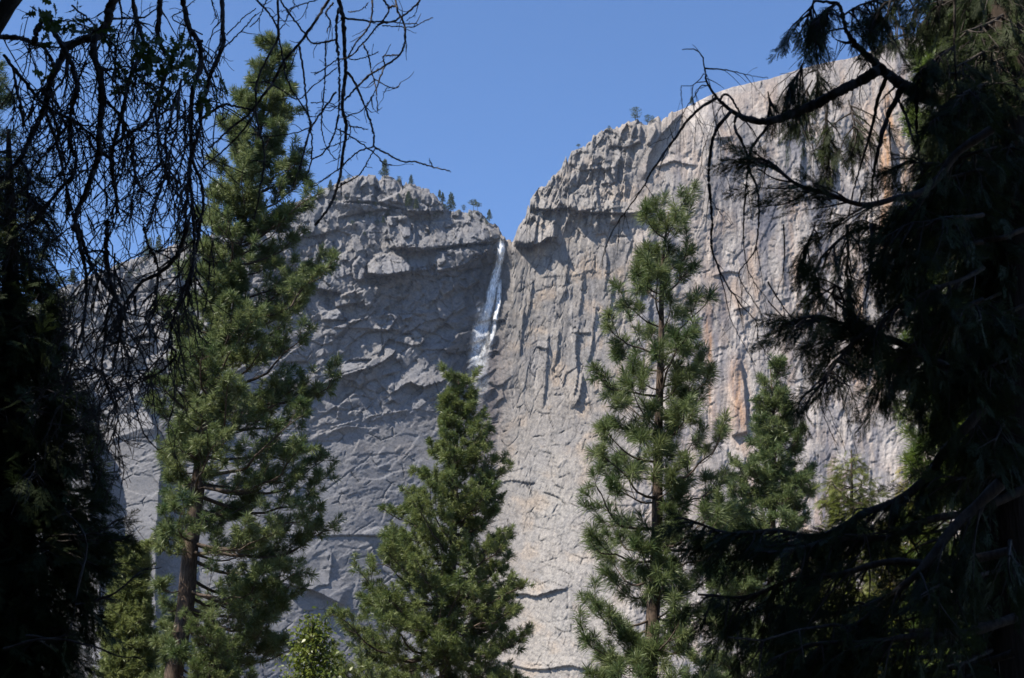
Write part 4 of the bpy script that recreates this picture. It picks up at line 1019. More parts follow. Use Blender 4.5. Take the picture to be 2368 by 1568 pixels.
# leafy limbs
leafy = [
 (z4([(1560,900),(1330,1050),(1100,1300),(850,1385),(650,1410),(450,1390),(250,1320),(100,1240),(0,1180),(-200,1130)]), .030, 30, (.18, .45), .19, .25),
 (z4([(1784,30),(1600,90),(1100,55),(800,50),(650,60),(500,110),(400,170),(340,240),(330,350),(330,500)], 520), .020, 26, (.15, .42), .18, .8),
 (z4([(1250,1000),(1100,930),(850,775),(700,720),(450,680),(300,660),(215,650)], 520), .030, 34, (.18, .42), .19, .3),
 (z4([(720,720),(620,800),(520,900),(440,1000),(400,1080),(350,1145)], 520), .020, 18, (.15, .36), .17, .35),
 (z4([(540,560),(480,420),(460,520),(600,640)], 520), .010, 12, (.14, .32), .16, .4),
 (z4([(550,0),(560,180),(550,350),(590,560),(640,700)], 520), .012, 16, (.12, .32), .16, .8),
 (z4([(690,240),(850,320),(1060,380)], 520), .010, 14, (.12, .30), .16, .5),
 (z4([(330,0),(280,140),(240,240)], 520), .006, 9, (.10, .28), .14, .9),
 (zb([(1500,-300),(1230,0),(1100,190),(900,310),(700,400),(500,500),(300,560),(0,600),(-300,590),(-590,540)]), [.036,.034,.03,.027,.023,.019,.015,.011,.008,.005], 84, (.16, .42), .20, .45),
 (zb([(1784,260),(1400,430),(1200,490),(900,570),(650,575),(300,640),(0,760)]), .034, 24, (.22, .55), .20, .9),
 (zb([(1600,230),(1400,430),(1200,620),(950,900),(700,1140),(500,1260)]), .040, 30, (.22, .6), .20, .9),
 (zb([(1650,700),(1300,760),(900,800),(500,860),(150,900),(-250,960),(-480,1000)]), .030, 24, (.22, .55), .20, .9),
 (zb([(1650,900),(1300,1000),(800,1050),(400,1080),(0,1130),(-300,1230)]), .030, 24, (.22, .55), .20, .9),
 (zb([(1700,1150),(1300,1250),(800,1330),(400,1350),(0,1400)]), .030, 24, (.22, .55), .20, .9),
 (zb([(1680,1400),(1300,1500),(900,1560),(500,1600)]), .026, 30, (.25, .6), .21, .7),
 (z4([(320,8),(300,60),(270,140),(240,190)]), .007, 12, (.12, .30), .15, 1.0), (z4([(500,20),(420,60),(360,120),(330,240)]), .007, 16, (.12, .30), .15, 1.0),
 (z4([(540,100),(600,60),(680,20),(780,-20)]), .008, 12, (.14, .30), .15, 1.0), (z4([(1300,-60),(1080,-20),(900,0),(820,30),(760,90)]), .012, 22, (.15, .36), .16, 1.0), (z4([(880,120),(930,200),(990,280)]), .005, 7, (.1, .22), .14, .8),
 (z4([(720,20),(800,120),(860,240)]), .006, 9, (.1, .25), .14, 1.0), (z4([(1300,0),(1150,60),(1080,180)]), .008, 12, (.12, .28), .15, .9),
 (z4([(250,440),(180,560),(130,640)]), .005, 10, (.14, .30), .15, 1.2), (z4([(310,560),(240,700),(210,860)]), .005, 10, (.14, .32), .15, 1.2), (z4([(420,700),(400,860),(420,1060),(415,1180)]), .005, 16, (.10, .22), .14, 1.0),
 (z4([(560,700),(600,860),(580,1050)]), .006, 14, (.14, .30), .15, 1.0), (z4([(0,640),(10,720),(0,800)]), .005, 6, (.12, .2), .13, 1.0), (z4([(340,470),(350,540),(330,620)]), .005, 9, (.12, .25), .14, 1.1),
 (z4([(1500,300),(1250,430),(1000,520),(820,640),(700,760)], 520), .018, 26, (.15, .38), .18, .7), (z4([(1500,120),(1200,180),(950,230),(760,330)], 520), .016, 24, (.15, .36), .18, .7),
 (z4([(1500,520),(1250,640),(1050,800),(900,960),(760,1080)], 520), .018, 26, (.16, .4), .18, .7), (z4([(1500,1180),(1250,1260),(1050,1400),(900,1560)]), .016, 24, (.15, .38), .18, .7),
 (z4([(1500,760),(1300,830),(1150,960),(1060,1100)]), .014, 20, (.15, .34), .17, .7), (z4([(1500,1500),(1200,1540),(950,1580),(760,1680)]), .016, 24, (.15, .38), .18, .8),
 (z4([(1300,330),(1150,420),(1050,520)]), .012, 18, (.15, .35), .17, .5), (z4([(1450,650),(1250,780),(1120,850)]), .012, 16, (.12, .3), .16, .5), (z4([(1500,1050),(1250,1130),(1000,1130),(860,1190)]), .012, 18, (.12, .32), .16, .4),
 (z4([(1500,1450),(1250,1480),(1000,1450),(860,1500)]), .014, 18, (.15, .36), .17, .5), (z4([(1784,560),(1600,640),(1420,770),(1250,900)], 520), .016, 18, (.15, .40), .18, .5), (z4([(1784,900),(1600,960),(1450,1060),(1300,1060)], 520), .014, 16, (.15, .36), .18, .6),
]
for k, (pth, r, kids, kl, sp, fl) in enumerate(leafy):
    rng = np.random.default_rng(900 + k)
    tt0 = .42 if fl == .9 and pth[0][1] > 1200 else .1
    drape(pth, list(8.9 + rng.uniform(-.7, .5) + np.cumsum(rng.normal(size=len(pth))) * .12), r, 900 + k, rc, M_cedar, M_dark, kids, kl, sp, fl, 3.2, 'limb', tt0)
# the skirt: limbs round the trunk, sparse above and thick towards the ground
def skirt(y0, y1, n, seed, lim, yspan, fall, klen, kids):
    rng = np.random.default_rng(seed)
    for i in range(n):
        vy = y0 + (y1 - y0) * (i + rng.random()) / n
        lx = np.interp(vy, [q[0] for q in lim], [q[1] for q in lim])
        x0 = 2335 + rng.uniform(-10, 10); x1 = lx + (2380 - lx) * rng.beta(1.1, 2.2); drop = rng.uniform(20, 110)
        yd = rng.uniform(*yspan)
        xm = (x0 + x1) / 2
        drape([(x0, vy - drop * .6), (xm, vy - drop * .35 + rng.uniform(-12, 12)), (x1, vy)], [CY, (CY + yd) / 2, yd], .018, seed * 50 + i, rc, M_cedar, M_dark, kids, klen, .2, fall, 3.0)
skirt(-90, 620, 34, 61, [(-60, 2180), (200, 2190), (350, 2170), (450, 2150), (620, 2130)], (8.2, 10.8), .6, (.2, .5), 12)
skirt(620, 1150, 21, 62, [(620, 2110), (760, 2060), (900, 2060), (960, 2230), (1100, 2230), (1150, 2120)], (8.2, 10.8), .7, (.22, .55), 12)
skirt(1230, 1640, 15, 63, [(1230, 1980), (1300, 1830), (1400, 1700), (1500, 1640), (1640, 1590)], (7.8, 10.8), .9, (.22, .55), 8)

# ================================================================== bare oak, upper left
oak = empty('oak_tree', (-4.6, 10.5, 0)); tag(oak, 'bare twiggy oak hanging into the sky with a few clusters of lobed leaves', 'oak tree')
z1 = lambda P: [(.3317 * x, .3317 * y) for x, y in P]
z2 = lambda P: [(578 + .3317 * x, .3317 * y) for x, y in P]
z5 = lambda P: [(.3317 * x, 520 + .3317 * y) for x, y in P]
rng = np.random.default_rng(77)
ob = [(-330,2600),(-330,1568),(-325,900),(-310,300),(-290,-100),(-250,-400)]
Q = spline([at(x, min(y, 1568), 10.5) if y < 2000 else np.array([at(-330, 1568, 10.5)[0], 10.5, -.3]) for x, y in ob], 40)
tm = MB(); tm.tube(Q, np.linspace(.24, .12, 40), 12, 0, .1, rng); tm.build('trunk', M_dark, oak)
bough = spline([at(x, y, yd) for x, y, yd in ((-300,-60,10.5),(-150,-190,10.4),(100,-230,10.2),(350,-220,10.0),(600,-190,9.9),(850,-160,9.8),(1000,-120,9.8))], 40)
tm = MB(); tm.tube(bough, np.linspace(.10, .02, 40), 9, 0, .12, rng); tm.build('bough', M_dark, oak)
bough2 = spline([at(x, y, yd) for x, y, yd in ((-320,500,10.5),(-200,330,10.2),(-90,180,10.0),(0,40,9.7),(60,-60,9.6),(90,-200,9.9))], 30)
tm = MB(); tm.tube(bough2, np.linspace(.09, .05, 30), 9, 0, .12, rng); tm.build('bough', M_dark, oak)
MO = .00324
OL = [  # (path, thickness in survey units at start and end)
 (z1([(840,-60),(770,40),(742,170),(670,255),(570,282),(470,335),(430,400),(395,480),(352,560),(330,680),(290,800),(230,920),(150,1090),(40,1220),(-30,1290)]), 19, 8, 1),
 (z1([(660,270),(650,370),(690,500),(710,680),(700,850),(688,1000),(700,1060),(660,1180),(600,1330),(540,1470),(512,1600)]), 14, 8, 1),
 (z1([(920,-40),(940,80),(990,250),(1000,330),(960,430),(900,560),(870,700),(842,830),(800,980),(772,1130),(800,1300),(822,1480)]), 9, 7, 1),
 (z1([(1120,-40),(1112,100),(1100,230),(1130,330),(1185,420),(1160,500),(1130,600),(1080,740),(1010,870),(900,930),(760,1040)]), 11, 6, 1),
 (z1([(1265,-40),(1290,80),(1310,180),(1385,290),(1402,380),(1390,480),(1352,600),(1335,720),(1330,900),(1330,1100),(1310,1300),(1290,1570)]), 12, 6, 1),
 (z1([(1550,-40),(1550,150),(1560,280),(1530,380),(1480,490),(1450,580),(1400,740),(1392,900),(1350,1040),(1322,1200),(1340,1400),(1350,1600)]), 9, 6, 1),
 (z1([(-40,258),(120,265),(240,300),(310,340),(350,400),(370,470)]), 11, 6, 1),
 (z1([(240,300),(260,200),(325,122),(362,200),(430,310),(500,450),(530,560),(540,650),(500,740),(490,900),(490,1010),(532,1110),(500,1230),(430,1300),(340,1420),(220,1570)]), 12, 6, 1),
 (z1([(30,390),(150,540),(280,700),(400,790),(500,830),(600,910),(690,990)]), 7, 6, 1),
 (z1([(90,470),(130,680),(170,880)]), 5, 6, 1), (z1([(320,780),(380,950),(420,1080),(440,1200),(470,1350),(480,1500)]), 6, 4, 1),
 (z1([(150,1130),(200,1220),(190,1340),(250,1460),(320,1560)]), 6, 4, 1), (z1([(1240,640),(1210,720),(1190,830),(1152,980),(1160,1080),(1140,1250),(1090,1400),(1040,1560)]), 5, 4, 1),
 (z1([(1340,1120),(1390,1240),(1412,1350),(1412,1480),(1352,1570)]), 7, 6, 0), (z1([(1420,820),(1490,770),(1570,730),(1640,740),(1770,770)]), 6, 4, 0), (z1([(1780,780),(1700,900),(1600,1010),(1480,1120),(1390,1190)]), 4, 3, 0),
 (z1([(1550,345),(1640,260),(1690,210),(1784,100)]), 3, 2.5, 0), (z1([(1580,245),(1690,130),(1784,60)]), 2.5, 2, 0), (z1([(1470,-20),(1490,60),(1510,130)]), 3, 2, 0), (z1([(1410,240),(1200,130),(1250,90),(1360,0)]), 3, 2, 0),
 (z1([(760,130),(900,130),(1010,120),(1090,60)]), 5, 3, 0), (z1([(430,320),(560,280),(700,190),(760,90)]), 6, 4, 0), (z1([(500,40),(600,120),(680,200),(800,320),(900,470)]), 4, 3, 1),
 (z1([(600,420),(520,640),(450,800),(380,1000),(260,1130),(190,1230)]), 4, 3, 1), (z1([(830,0),(850,130),(820,280),(800,470),(790,600),(830,740)]), 4, 3, 1), (z1([(690,500),(800,480),(900,470),(1000,560),(1080,650)]), 4, 3, 1),
 (z1([(730,700),(830,800),(880,900),(930,960),(930,1150),(980,1300),(1050,1360)]), 6, 4, 1), (z1([(1080,740),(1100,900),(1110,1060),(1150,1180),(1200,1300),(1290,1420)]), 5, 3, 1), (z1([(700,1060),(780,1130),(790,1300)]), 8, 6, 0),
 (z1([(870,960),(920,1080),(940,1250),(920,1400),(900,1560)]), 5, 3, 1), (z1([(1260,560),(1240,720),(1230,900),(1200,1000),(1170,1150),(1140,1260)]), 5, 3, 1), (z1([(1290,700),(1290,900),(1280,1080),(1230,1200),(1160,1300)]), 4, 3, 1),
 (z1([(40,600),(100,700),(90,900),(140,1000),(150,1100)]), 3, 2, 1), (z1([(480,400),(440,560),(380,640),(370,780),(410,920)]), 5, 4, 0), (z1([(560,480),(640,430),(680,460)]), 3, 2, 0), (z1([(330,580),(240,690),(200,800),(160,880)]), 4, 3, 1),
 (z2([(600,-40),(640,80),(652,200),(660,350),(665,500),(655,620),(640,750),(670,860),(660,1000),(640,1120),(625,1240),(590,1360),(540,1460),(450,1570)]), 9, 5, 0),
 (z2([(620,60),(602,150),(605,300),(620,450),(625,600),(620,750),(610,850),(580,950),(540,1030),(490,1085),(430,1110)]), 6, 3, 0),
 (z2([(565,-30),(480,110),(400,230),(330,320),(240,420),(170,560),(80,680),(0,790),(-140,900),(-280,1030)]), 5.5, 4, 0),
 (z2([(20,-30),(120,80),(180,170),(200,260),(230,410),(250,520),(300,640),(380,760),(420,860),(400,960),(370,1080),(350,1180)]), 4, 2.6, 0),
 (z2([(195,-30),(195,170),(190,280),(100,440),(50,570),(40,700),(50,850),(90,1000),(100,1130),(70,1330),(30,1530)]), 5, 3, 0),
 (z2([(205,-10),(270,90),(370,220),(430,298),(500,298),(590,275)]), 3.5, 4, 0), (z2([(525,300),(525,450),(515,650),(500,820),(500,900),(520,1000),(560,1070),(600,1110)]), 3.4, 2, 0),
 (z2([(650,130),(720,135),(850,150),(1000,155),(1100,170),(1160,165)]), 4.5, 2, 0), (z2([(1195,-10),(1120,70),(1000,150),(900,170),(850,230),(780,310),(690,400),(600,420),(520,480),(450,520)]), 4, 2.5, 0),
 (z2([(1012,-30),(1030,80),(1070,150),(1080,260),(1070,330),(1040,390),(940,460),(840,520),(760,590),(660,700)]), 4, 4, 0), (z2([(940,460),(930,395),(1000,385),(1040,385)]), 2.6, 3, 0),
 (z2([(790,310),(830,400),(845,500),(870,570),(885,700),(890,790)]), 3.4, 2, 0), (z2([(670,500),(710,540),(750,620),(800,740),(840,850),(865,960),(865,1020),(930,1060),(1060,1125),(1160,1130),(1270,1165),(1390,1190)]), 5, 2.6, 0),
 (z2([(865,1025),(770,1050),(690,1110),(620,1180),(490,1265)]), 3, 2.4, 0), (z2([(610,900),(700,950),(800,1020),(880,1080),(930,1140),(990,1150)]), 3, 2.4, 0), (z2([(870,1040),(810,1140),(760,1220),(660,1280),(610,1310)]), 2.4, 3, 0),
 (z2([(850,-20),(850,90),(820,200),(740,300),(680,400)]), 3.4, 3, 0), (z2([(935,470),(900,560),(880,620),(790,760),(650,820)]), 3, 2, 0), (z2([(860,545),(960,605),(1030,610),(1045,580)]), 2.4, 2, 0), (z2([(690,880),(760,890),(820,905)]), 3, 2, 0),
 (z2([(960,605),(925,660)]), 1.8, 1.2, 0), (z2([(1270,1165),(1250,1105)]), 2.4, 1.5, 0), (z2([(600,640),(500,780),(420,900),(390,1010),(360,1120),(300,1300)]), 4, 2.6, 0), (z2([(340,320),(370,480),(385,620),(400,760),(430,950),(430,1100),(410,1200)]), 4, 3, 0),
 (z2([(330,330),(270,500),(240,420)]), 2.4, 2, 0), (z2([(680,85),(760,75),(830,20)]), 2, 2, 0), (z2([(920,180),(1020,185),(1130,190),(1210,150),(1275,125)]), 2.2, 2, 0), (z2([(960,60),(1000,45),(1030,48)]), 4, 4, 0), (z2([(930,0),(970,65),(930,140),(900,170)]), 4, 3, 0),
 (z2([(1170,30),(1150,100),(1090,145)]), 1.8, 1.5, 0), (z2([(300,0),(300,50),(215,85)]), 2, 1.5, 0), (z2([(460,0),(300,60),(250,150),(200,220)]), 2.6, 2, 0), (z2([(580,20),(530,90),(560,150),(535,220)]), 4, 2.5, 0), (z2([(690,410),(740,415),(820,395),(890,365)]), 2.4, 1.8, 0),
 (z2([(0,580),(140,580),(330,690),(440,600),(610,470)]), 2.6, 2.4, 0), (z2([(640,800),(690,860),(690,960),(600,1010),(490,1045)]), 2.4, 1.6, 0), (z2([(120,1130),(0,1120)]), 3, 2, 0), (z2([(440,880),(300,930),(130,950),(0,940)]), 2.4, 2, 0),
 (z2([(420,720),(520,712),(600,740),(540,750),(480,770)]), 2, 1.5, 0), (z2([(630,900),(630,1000),(610,1180)]), 2.4, 2, 0), (z2([(115,0),(60,130),(0,190)]), 2.6, 2, 0),
 (z5([(1310,-10),(1270,130),(1200,260),(1100,340),(990,400),(900,510),(850,600),(780,760)]), 9, 4, 1), (z5([(1400,-30),(1360,200),(1300,420),(1230,600),(1190,740),(1180,850),(1230,890),(1170,980),(1060,1060),(860,1130)]), 7, 2.6, 1),
 (z5([(525,-20),(560,150),(600,340),(600,500),(590,640),(550,800),(500,960),(480,1080)]), 8, 3, 1), (z5([(330,-20),(340,100),(290,250),(330,400)]), 4, 2, 1), (z5([(545,0),(620,240),(720,400),(800,500),(845,600),(830,800),(790,980)]), 7, 4, 1),
 (z5([(750,-20),(740,200),(770,400),(800,490)]), 9, 8, 1), (z5([(800,500),(740,640),(730,850),(710,1000),(760,1150),(822,1330),(790,1450),(740,1568)]), 6, 2.4, 1), (z5([(720,1020),(690,1080),(640,1170)]), 3, 2, 1),
 (z5([(1350,-20),(1352,200),(1340,350),(1290,500),(1220,620)]), 6, 3, 1), (z5([(1100,350),(1090,480),(1070,620),(980,800),(900,980),(880,1040)]), 5, 2.4, 1), (z5([(870,1070),(930,1230),(970,1370),(1020,1480),(1100,1568)]), 3.4, 2.4, 0),
 (z5([(620,1220),(660,1330),(690,1420),(670,1530),(640,1600)]), 3, 2.4, 0), (z5([(940,500),(945,620)]), 6, 4, 0), (z5([(1000,0),(1030,130),(1080,230),(1110,350)]), 5, 4, 1), (z5([(800,200),(800,400),(820,600),(840,760),(860,1000)]), 4, 2.4, 1),
 (z5([(580,200),(680,180),(760,190)]), 5, 3, 0), (z5([(640,340),(560,700),(420,720)]), 3, 2, 1), (z5([(850,600),(1000,640),(1080,580),(1160,460)]), 3.4, 2, 1), (z5([(1350,350),(1400,430),(1440,520),(1410,640)]), 4, 2, 0), (z5([(520,760),(520,900),(600,1000),(760,1010)]), 2.6, 2, 1),
 (z5([(420,860),(560,1010),(700,1020)]), 3, 2, 1), (z5([(1180,860),(1100,940),(960,1080),(840,1200),(760,1260)]), 3, 2, 1), (z5([(1070,900),(1060,830),(1020,850),(1030,900)]), 2.2, 2, 0), (z5([(1420,240),(1460,290),(1440,500)]), 4, 2.4, 0),
]
def twig(lm, p, d, L_, r, rng, depth, fallb):
    n = 8; s = np.linspace(0, 1, n)
    C_ = np.zeros((n, 3)); C_[0] = p; dd = d
    for i in range(1, n):
        dd = unit(dd + rng.normal(size=3) * .20 - UP * fallb)
        C_[i] = C_[i - 1] + dd * L_ / (n - 1)
    lm.tube(C_, np.linspace(r, max(r * .5, .0020), n) * (1 + .3 * (rng.random(n) < .2)), 5, 0, .2, rng)
    if depth > 0:
        for k in range(rng.integers(1, 3)):
            a = rng.integers(2, n); d2 = unit(unit(C_[min(a, n - 1)] - C_[a - 1]) + rng.normal(size=3) * .6)
            twig(lm, C_[a - 1], d2, L_ * rng.uniform(.35, .75), r * .75, rng, depth - 1, fallb)
for k, (pth, t0, t1, dn) in enumerate(OL):
    rng = np.random.default_rng(1200 + k); p = np.array(pth); n = len(p) * 6
    Qp = spline(p, n) + rng.normal(size=(n, 2)) * .7
    yd = 9.8 + rng.uniform(-.5, .6) + .03 * np.cumsum(rng.normal(size=n))
    B = at(Qp[:, 0], Qp[:, 1], yd)
    rr = np.linspace(t0 * 1.25, t1 * 1.15, n) * MO / 2 * (1 + .22 * (rng.random(n) < .12))
    if p[0, 1] < 0:      # carry on up to the bough above the picture
        c = bough[np.argmin(np.abs(proj(bough)[0] - p[0, 0]))]
        B = np.concatenate([spline([c, (c + B[0]) / 2 + [.03, 0, 0], B[0]], 6)[:-1], B]); rr = np.concatenate([np.full(5, rr[0]), rr])
    lm = MB(); lm.tube(B, rr, 7, 0, .16, rng)
    D = unit(np.gradient(B, axis=0)); ln = np.linalg.norm(np.diff(B, axis=0), axis=1).sum()
    for j in range(int(ln * (19 if dn else 4.0))):
        q = rng.integers(len(B) // 8, len(B)); ph = rng.uniform(0, 6.28); u, v = frame(D[q])
        d = unit(D[q] * rng.uniform(.3, 1.0) + (u * math.cos(ph) + v * math.sin(ph)) * rng.uniform(.4, 1.0) - UP * (.35 if dn else .0))
        big = rng.random() < .5
        twig(lm, B[q], d, (rng.uniform(.22, .75) if big else rng.uniform(.03, .10)) * (1 if dn else .30), min(rr[q] * .7, rng.uniform(.0038, .0072) if dn else .0034), rng, (2 if big else 0) if dn else 0, .10 if dn else .0)
    for j in range(int(ln * 14)):   # buds and stubs
        q = rng.integers(0, len(B)); d = unit(np.cross(D[q], rng.normal(size=3)) + D[q] * .5); l_ = rng.uniform(.006, .02)
        lm.tube(np.array([B[q], B[q] + d * (rr[q] + l_)]), [.0028, .0014], 4)
    lm.build('branch' if k < 100 else 'twig', M_dark, oak)
# clusters of leaves
lv = []; rng = np.random.default_rng(88)
def cluster(x0, y0, x1, y1, n):
    for i in range(n):
        x, y = rng.uniform(x0, x1), rng.uniform(y0, y1)
        p = at(.3317 * x, .3317 * y, 9.6 + rng.uniform(-.3, .3))
        lv.append((p, rng.normal(size=3) + np.array([0, 0, -.3]), unit(rng.normal(size=3)), rng.uniform(.055, .12), rng.random()))
for q in ((340,90,540,250,34),(240,80,330,120,8),(360,20,400,80,3),(340,200,420,300,8),(500,0,560,50,5),(890,290,1000,400,14),(960,270,1160,350,24),(960,380,1140,500,40),(1180,280,1310,400,22),(1180,400,1390,540,40),(830,540,960,650,14),(1000,560,1130,680,14),(830,470,900,540,6),
          (1140,580,1240,720,12),(1380,590,1480,740,20),(1490,540,1580,700,9),(640,160,800,240,16),(700,220,800,320,8),(1290,540,1400,600,8),(260,500,420,560,5)):
    cluster(*q)
V, F, a = leaf_mesh(lv, rng, True); mesh_obj('leaves', V, [F], M_oakleaf, oak, False, {'var': a})
# ================================================================== little trees far up on the rim
def far_tree(seed, kind):
    rng = np.random.default_rng(seed); V = []; n = 800 if kind == 'cone' else 520
    for i in range(n):
        if kind == 'cone':
            t = rng.beta(1.1, 1.5); tier = .5 + .5 * abs(math.sin(t * 26 + seed)); rmax = .33 * (1 - t) ** .8 * (.55 + .45 * tier) + .015; z = .10 + .90 * t
        elif kind == 'round':
            t = rng.random(); z = .18 + .82 * t; rmax = .42 * math.sqrt(max(0, 1 - (2 * t - 1) ** 2)) + .02
        else:
            t = rng.random(); z = .62 + .38 * t; rmax = .46 * math.sqrt(max(0, 1 - (1.9 * t - 1) ** 2)) + .02
        a = rng.uniform(0, 6.28); lob = .72 + .28 * math.sin(a * 3 + seed + z * 9); r = rmax * lob * math.sqrt(rng.random())
        p = np.array([r * math.cos(a), r * math.sin(a), z]); d = unit(np.array([math.cos(a), math.sin(a), rng.uniform(-.3, .5)]) + rng.normal(size=3) * .5); s = np.cross(d, unit(rng.normal(size=3))) * .026
        V.append([p - s, p + s, p + d * rng.uniform(.05, .10)])
    V = np.array(V).reshape(-1, 3); F = np.arange(len(V)).reshape(-1, 3)
    return V, F, np.repeat(rng.random(len(F)), 3)
FAR = {}
def far_proto(kind, seed):
    V, F, a = far_tree(seed, kind)
    mb = MB(); mb.tube([(0, 0, -.12), (.01, 0, .4), (0, .01, .93 if kind == 'cone' else .75)], [.025, .018, .006], 5)
    nv = len(V)
    V2 = np.concatenate([V, np.concatenate(mb.V)]); Q = np.concatenate(mb.Q) + nv
    me = mesh_obj('rim_tree', V2, [F, Q], M_far, None, False, {'var': np.concatenate([a, np.full(len(V2) - nv, 0)])})
    return me
protos = {}
RIM = [
 (889,409,34,'cone','tallest ragged conifer on the top of the knoll, beside the split slab'),
 (950,427,19,'cone','lone stubby conifer on the knoll, just past the tallest one'),
 (763,441,21,'cone','dark conifer on the knoll where the tall pine overlaps it'),
 (789,424,14,'round','small rounded tree by the foot of the knoll\'s highest slab'),
 (805,415,9,'round','tiny shrub on the very edge of the knoll\'s highest slab'),
 (922,422,12,'round','low bush behind the boulder on the knoll summit'),
 (1016,458,16,'cone','upper one of two conifers on the knoll\'s steep far shoulder'),
 (1023,468,19,'cone','lower one of two conifers on the knoll\'s steep far shoulder'),
 (1042,488,35,'cone','slender spire conifer at the end of the knoll\'s long ledge'),
 (1027,485,11,'round','round shrub at the foot of the slender spire conifer'),
 (1003,500,22,'cone','conifer growing below the long ledge, near the slender spire'),
 (943,480,30,'cone','broad conifer in front of the dark slab above the long ledge'),
 (962,483,20,'cone','thin conifer leaning against the slab, next to the broad conifer'),
 (912,480,16,'cone','small pointed conifer at the start of the long ledge'),
 (921,467,15,'round','dark bush in the cleft of the knoll'),
 (1094,490,22,'flat','flat topped pine on the low ridge before the gap'),
 (1104,490,17,'flat','smaller flat topped pine leaning on its neighbour on the low ridge'),
 (1072,487,11,'round','low round bush between the slender spire and the flat topped pines'),
 (1131,507,19,'cone','bushy conifer on the shoulder nearest the waterfall gap'),
 (1126,519,12,'round','bush clinging just under the conifer near the waterfall gap'),
 (894,502,16,'round','bush on the knoll\'s broken face under the cleft'),
 (886,517,15,'cone','lowest small tree on the knoll\'s broken face'),
 (854,499,15,'round','bush among the square blocks of the knoll'),
 (1469,277,24,'round','leafy round tree on top of the buttress'),
 (1497,285,16,'round','second leafy tree in the notch of the buttress top'),
 (1508,281,11,'round','little bush crowding the second leafy tree on the buttress'),
 (1408,300,8,'round','tiny shrub on the buttress rim below the leafy round tree'),
 (1337,345,10,'flat','wispy tree alone on the lower rim of the buttress'),
 (1599,241,16,'cone','small tree on the smooth rim seen through the hanging twigs'),
 (410,568,36,'cone','tall rim conifer just left of the tall pine\'s foliage'),
 (431,566,40,'cone','largest rim conifer touching the tall pine\'s foliage'),
 (365,586,32,'cone','pale conifer on the left rim, between twigs'),
 (343,594,34,'cone','conifer on the left rim with a thin crown behind the twigs'),
 (335,606,26,'round','bushy tree low on the left rim'),
 (272,620,14,'cone','smallest conifer on the left rim, above bare rock'),
 (229,638,30,'flat','wide crowned pine on the left rim behind the twig tangle'),
 (166,656,27,'cone','conifer near the dark cedar on the left rim'),
 (122,690,26,'round','last tree on the rim before the dark cedar'),
 (2034,716,22,'round','green bush growing on the face of the smooth wall'),
]
for i, (x, y, h, kind, lab) in enumerate(RIM):
    key = (kind, i % 3)
    if key not in protos:
        protos[key] = far_proto(kind, 40 + i); o = protos[key]
    else:
        o = protos[key].copy(); COL.objects.link(o)
    p = wall_point(x, y + 1, .6)
    s = h * MV * 1.5; o.location = p; o.scale = (s * (1.15 if kind == 'round' else 1),) * 2 + (s,); o.rotation_euler = (0, 0, i * 1.7)
    tag(o, lab, 'tree' if 'conifer' in lab or 'tree' in lab or 'pine' in lab else 'bush', 'little trees on the cliff rim')

for i, (x, y, h) in enumerate([(800,462,7),(830,470,6),(776,470,8),(868,476,7),(985,492,8),(1060,494,6),(1085,500,7),(1112,512,6),(900,488,8),(940,498,6),(1015,497,7),(815,520,8),(842,545,7),(872,520,9),(300,640,9),(318,632,8),(380,600,9),(250,660,9),(205,690,8),(290,690,9)]):
    o = protos[('round', i % 3)].copy() if ('round', i % 3) in protos else next(iter(protos.values())).copy()
    COL.objects.link(o); o.location = wall_point(x, y, .5); s = h * MV * 1.4; o.scale = (s * 1.5, s * 1.5, s); o.rotation_euler = (0, 0, i * 2.3)
    tag(o, 'low scrub bush on a rock ledge near the cliff rim', 'bush', 'scrub on the ledges')

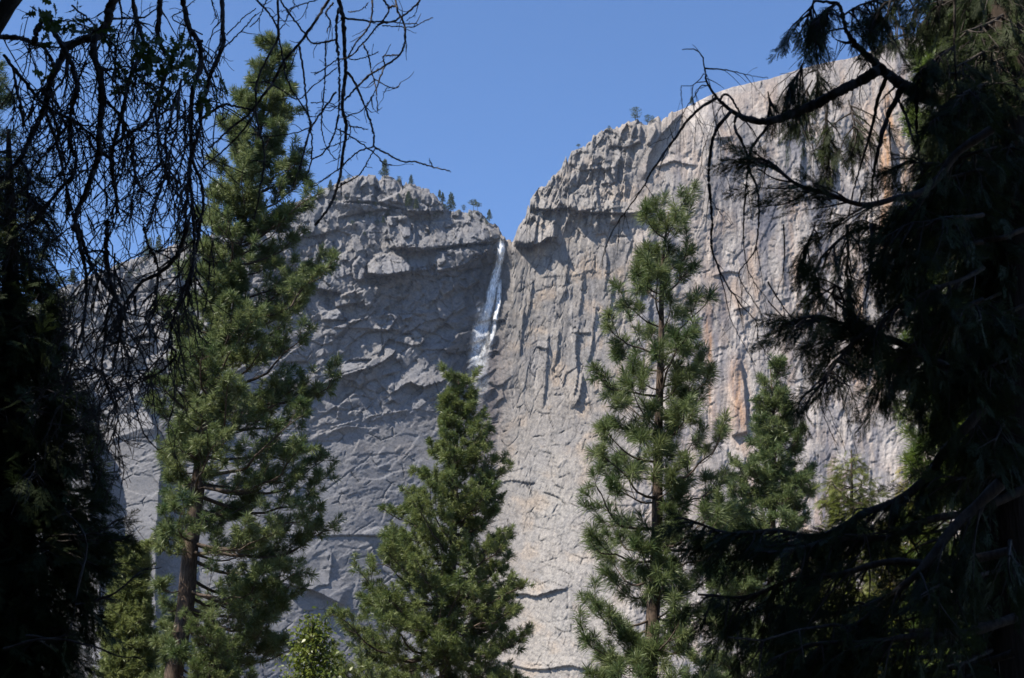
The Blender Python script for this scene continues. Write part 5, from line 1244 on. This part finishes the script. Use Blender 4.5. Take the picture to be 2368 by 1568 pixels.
# ================================================================== the grove behind the camera that keeps the nearest trees in shade
def shade_tree(seed, H, Rm):
    rng = np.random.default_rng(seed); root = empty('cedar', (0, 0, 0))
    tm = MB(); tm.tube(spline([(0, 0, -.3), (.1, 0, H * .5), (0, .1, H)], 20), np.linspace(.45, .04, 20), 9, 0, .06, rng); tm.build('trunk', M_cbark, root)
    n = 5200; t = rng.beta(1.1, 1.3, n); z = 3.0 + (H - 3.0) * t; r = Rm * (1 - t) ** .7 * np.sqrt(rng.random(n)) + .1; a = rng.uniform(0, 6.28, n)
    p = np.stack([r * np.cos(a), r * np.sin(a), z], -1)
    d = unit(np.stack([np.cos(a), np.sin(a), rng.uniform(-.9, .1, n)], -1) + rng.normal(size=(n, 3)) * .4); y = unit(np.cross(d, rng.normal(size=(n, 3))))
    L_ = rng.uniform(.5, 1.0, n)[:, None]
    V = np.stack([p, p + d * L_ * .5 + y * L_ * .22, p + d * L_, p + d * L_ * .5 - y * L_ * .22], 1).reshape(-1, 3)
    mesh_obj('crown', V, [np.arange(n * 4).reshape(-1, 4)], M_cedar, root, False, {'var': np.repeat(rng.random(n), 4)})
    return root
base = shade_tree(5, 27, 4.6)
tag(base, 'tall dense cedar of the grove behind the camera', 'cedar tree', 'cedars of the grove behind the camera')
SPOTS = [(-8.5,-4),(-10.5,0.5),(-12.5,5),(-17.5,11),(-11.5,-7),(-14.5,-3),(-16.5,2),(-18.5,7),(-6.5,-9),(-18,-7),(-2,-7.5),(3.5,-7),(8.5,-5),(-3,-13),(4,-13),(10,-9),(-9,-13),(-20,-1)]
for i, (x, y) in enumerate(SPOTS):
    if i == 0: r = base
    else:
        r = base.copy(); COL.objects.link(r)
        for ch in base.children:
            c = ch.copy(); c.parent = r; COL.objects.link(c)
    r.location = (x, y, 0); r.rotation_euler = (0, 0, i * 2.1); r.scale = (1, 1, .9 + .05 * (i % 4))

# ================================================================== the air between here and the wall
def air(t, b, out):
    t.nodes.remove(b); v = nd(t, 'ShaderNodeVolumePrincipled')
    v.inputs['Color'].default_value = (.62, .76, 1, 1); v.inputs['Density'].default_value = .00004; v.inputs['Anisotropy'].default_value = .2
    t.links.new(v.outputs[0], out.inputs['Volume'])
M_air = material('air', air)
hx, hy0, hy1, hz0, hz1 = 3300, -3200, 3200, -4.5, 760
hv = np.array([(x, y, z) for x in (-hx, hx) for y in (hy0, hy1) for z in (hz0, hz1)], float)
hz = mesh_obj('haze', hv, [np.array([(0,1,3,2),(4,6,7,5),(0,4,5,1),(2,3,7,6),(0,2,6,4),(1,5,7,3)])], M_air)
tag(hz, 'thin blue summer air in front of the cliff', None, None, 'stuff')
